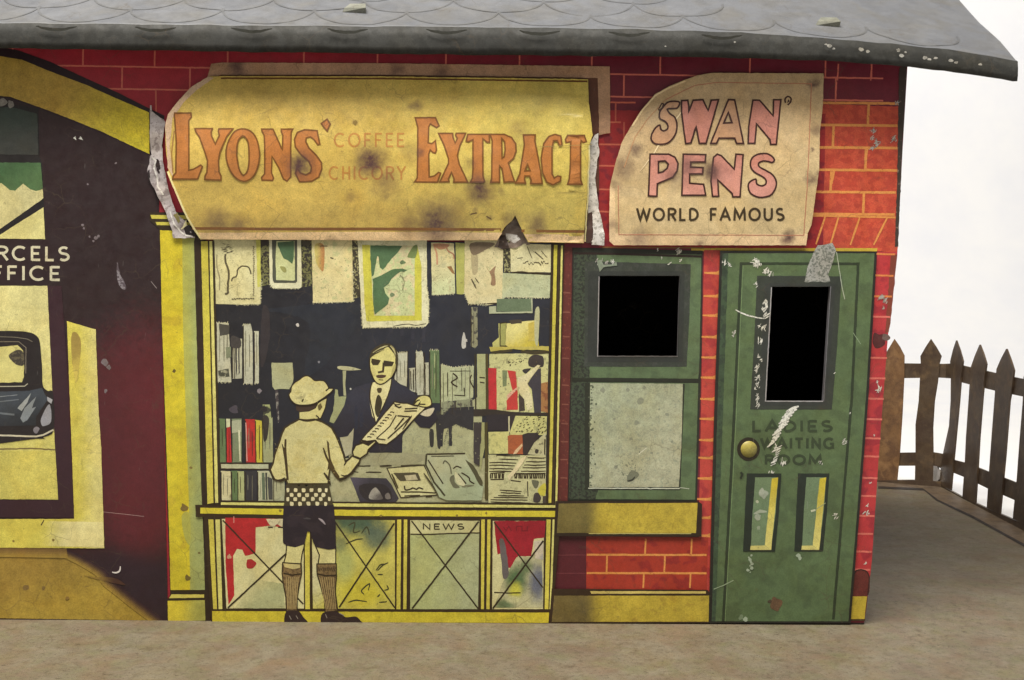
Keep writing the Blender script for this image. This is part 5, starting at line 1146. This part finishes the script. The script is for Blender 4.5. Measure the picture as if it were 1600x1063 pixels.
prism('picket', fence, fb(300,230,340,165,372,112,405,160,432,212,430,350,420,560,405,790,388,965,250,975,255,400), nb, 1, 4, RUST, 'rusty lighter brown picket half hidden by the building')
prism('picket', fence, fb(525,215,555,162,588,112,622,162,652,215,640,260,630,370,612,480,602,640,604,790,600,965,492,962,496,780,496,620,515,480,522,350,527,250), nb, 1, 4, BRN, 'wide picket bent at its middle')
prism('picket', fence, fsd(712,245,728,180,747,122,768,180,787,245,775,350,765,480,745,690,730,850,716,1010,640,975,672,780,705,630,715,480,716,350), ns, 1, 4, BRN, 'narrow picket bowed sideways')
prism('picket', fence, fsd(835,280,860,210,887,147,908,200,927,262,915,350,905,450,885,700,875,880,862,1085,785,1052,800,830,806,700,820,500), ns, 1, 4, BRN)
prism('picket', fence, fsd(988,292,1015,230,1046,172,1070,235,1091,300,1080,400,1065,480,1040,800,1025,960,1008,1150,930,1115,945,880,962,650,980,420), ns, 1, 4, BRN)
p6 = prism('picket', fence, fsd(1150,340,1180,275,1214,205,1244,270,1268,350,1255,460,1240,560,1205,860,1190,1050,1170,1225,1085,1180,1110,930,1125,720,1145,480), ns, 1, 4, BRN)
# the run of pickets goes on towards the viewer beyond the picture
gap6 = fsd(1209,500)[0] - fsd(1020,500)[0]; gap6.z = 0
for k in range(1, 5):
    c = p6.copy(); COL.objects.link(c); c.location = gap6 * k
src = [o for o in COL.objects if o.parent == fence and o.name == 'picket.001'][0]
for k in range(2, 6):
    c = src.copy(); COL.objects.link(c); c.location = bdir * (98 * k * U); del c['label']
prism('rail', fence, fb(-700,266,180,262,440,258,720,262,720,348,640,343,420,346,180,348,-700,352), nb, -3.5, 4, BRN)
prism('rail', fence, fb(-700,796,180,792,420,788,600,785,690,800,690,880,600,865,385,866,180,868,-700,872), nb, -3.5, 4, BRN)
prism('rail', fence, fsd(640,262,720,258,860,290,1000,322,1139,352,1700,480,1700,640,1139,456,1000,428,860,394,780,374,700,345,640,340), ns, -3.5, 4, BRN)
prism('rail', fence, fsd(600,785,690,822,800,850,940,905,1100,968,1700,1200,1700,1340,1090,1072,930,1003,790,935,690,895,600,865), ns, -3.5, 4, BRN)
prism('foot_strip', fence, fb(-700,956,180,952,480,948,640,958,690,990,700,1050,560,1012,180,1000,-700,1004), nb, -2, 8, BRN)
prism('foot_strip', fence, fsd(600,960,660,985,780,1050,930,1118,1080,1182,1400,1330,1800,1530,1800,1640,1400,1430,1080,1260,800,1110,640,1030), ns, -2, 6, BRN)
tabp = fsd(590,880,612,862,640,868,660,905,655,945,622,975,585,975)
prism('bent_tab', fence, tabp, ns, 5, 3, pm((150,140,130), rough=.35, metal=.3, wear=1.4))
# the folded edge and the dark seam the fence stands behind
def strip_on_ground(name, px0, px1, z, mt):
    a = [on_ground(x, y, z) for x, y in px0]; b2 = [on_ground(x, y, z) for x, y in px1]; n = len(a)
    return mesh_obj(name, fence, a + b2, [(i, i+1, n+i+1, n+i) for i in range(n-1)], mt)
strip_on_ground('footing', [(1372,751),(1420,751),(1446,755),(1470,762),(1520,789),(1560,809),(1610,834),(1700,884)], [(1372,761),(1420,763),(1443,764),(1466,782),(1520,808),(1560,830),(1610,857),(1700,908)], .3 * U, world_mat('footing_paint', [((120,102,82),0,0,0), ((96,80,66),.03,.45,.65), ((136,116,92),.05,.52,.68)], 1, .6, k=1.2))
SEAM = pm((40,32,28), rough=.7, wear=.6)
strip_on_ground('seam', [(1372,760),(1420,762),(1442,763),(1466,781),(1520,806),(1560,828),(1610,855),(1700,905)], [(1372,763.5),(1420,765.5),(1444,766.5),(1463,782.5),(1519,809.5),(1560,832),(1610,860),(1700,911)], .6 * U, SEAM)

# ================================================================ light
def area(name, loc, target, sx, sy, power, col):
    ld = bpy.data.lights.new(name, 'AREA'); ld.shape = 'RECTANGLE'; ld.size, ld.size_y = sx, sy; ld.energy = power; ld.color = col
    o = bpy.data.objects.new(name, ld); COL.objects.link(o); o.location = loc
    o.rotation_euler = (Vector(target) - Vector(loc)).to_track_quat('-Z', 'Y').to_euler(); return o
area('key_lamp', (-.14, -.27, .93), (0, 0, .09), .70, .32, 20, (1, .957, .88))
area('added_backdrop_lamp', (.45, .72, .80), (.45, 1.35, .45), 1.6, .25, 5.0, (1, 1, 1))  # added unseen lamp that burns the backdrop out to white
w = bpy.data.worlds.new('World'); SC.world = w; w.use_nodes = True
bg = w.node_tree.nodes['Background']; bg.inputs[0].default_value = (1, .95, .88, 1); bg.inputs[1].default_value = .25
SC.view_settings.view_transform = 'Standard'; SC.view_settings.look = 'None'; SC.view_settings.exposure = 0; SC.view_settings.gamma = 1
SC.view_settings.use_curve_mapping = False
SC.render.engine = 'CYCLES'
SC.cycles.use_denoising = True
SC.render.filter_size = 2.1
SC.cycles.max_bounces = 6
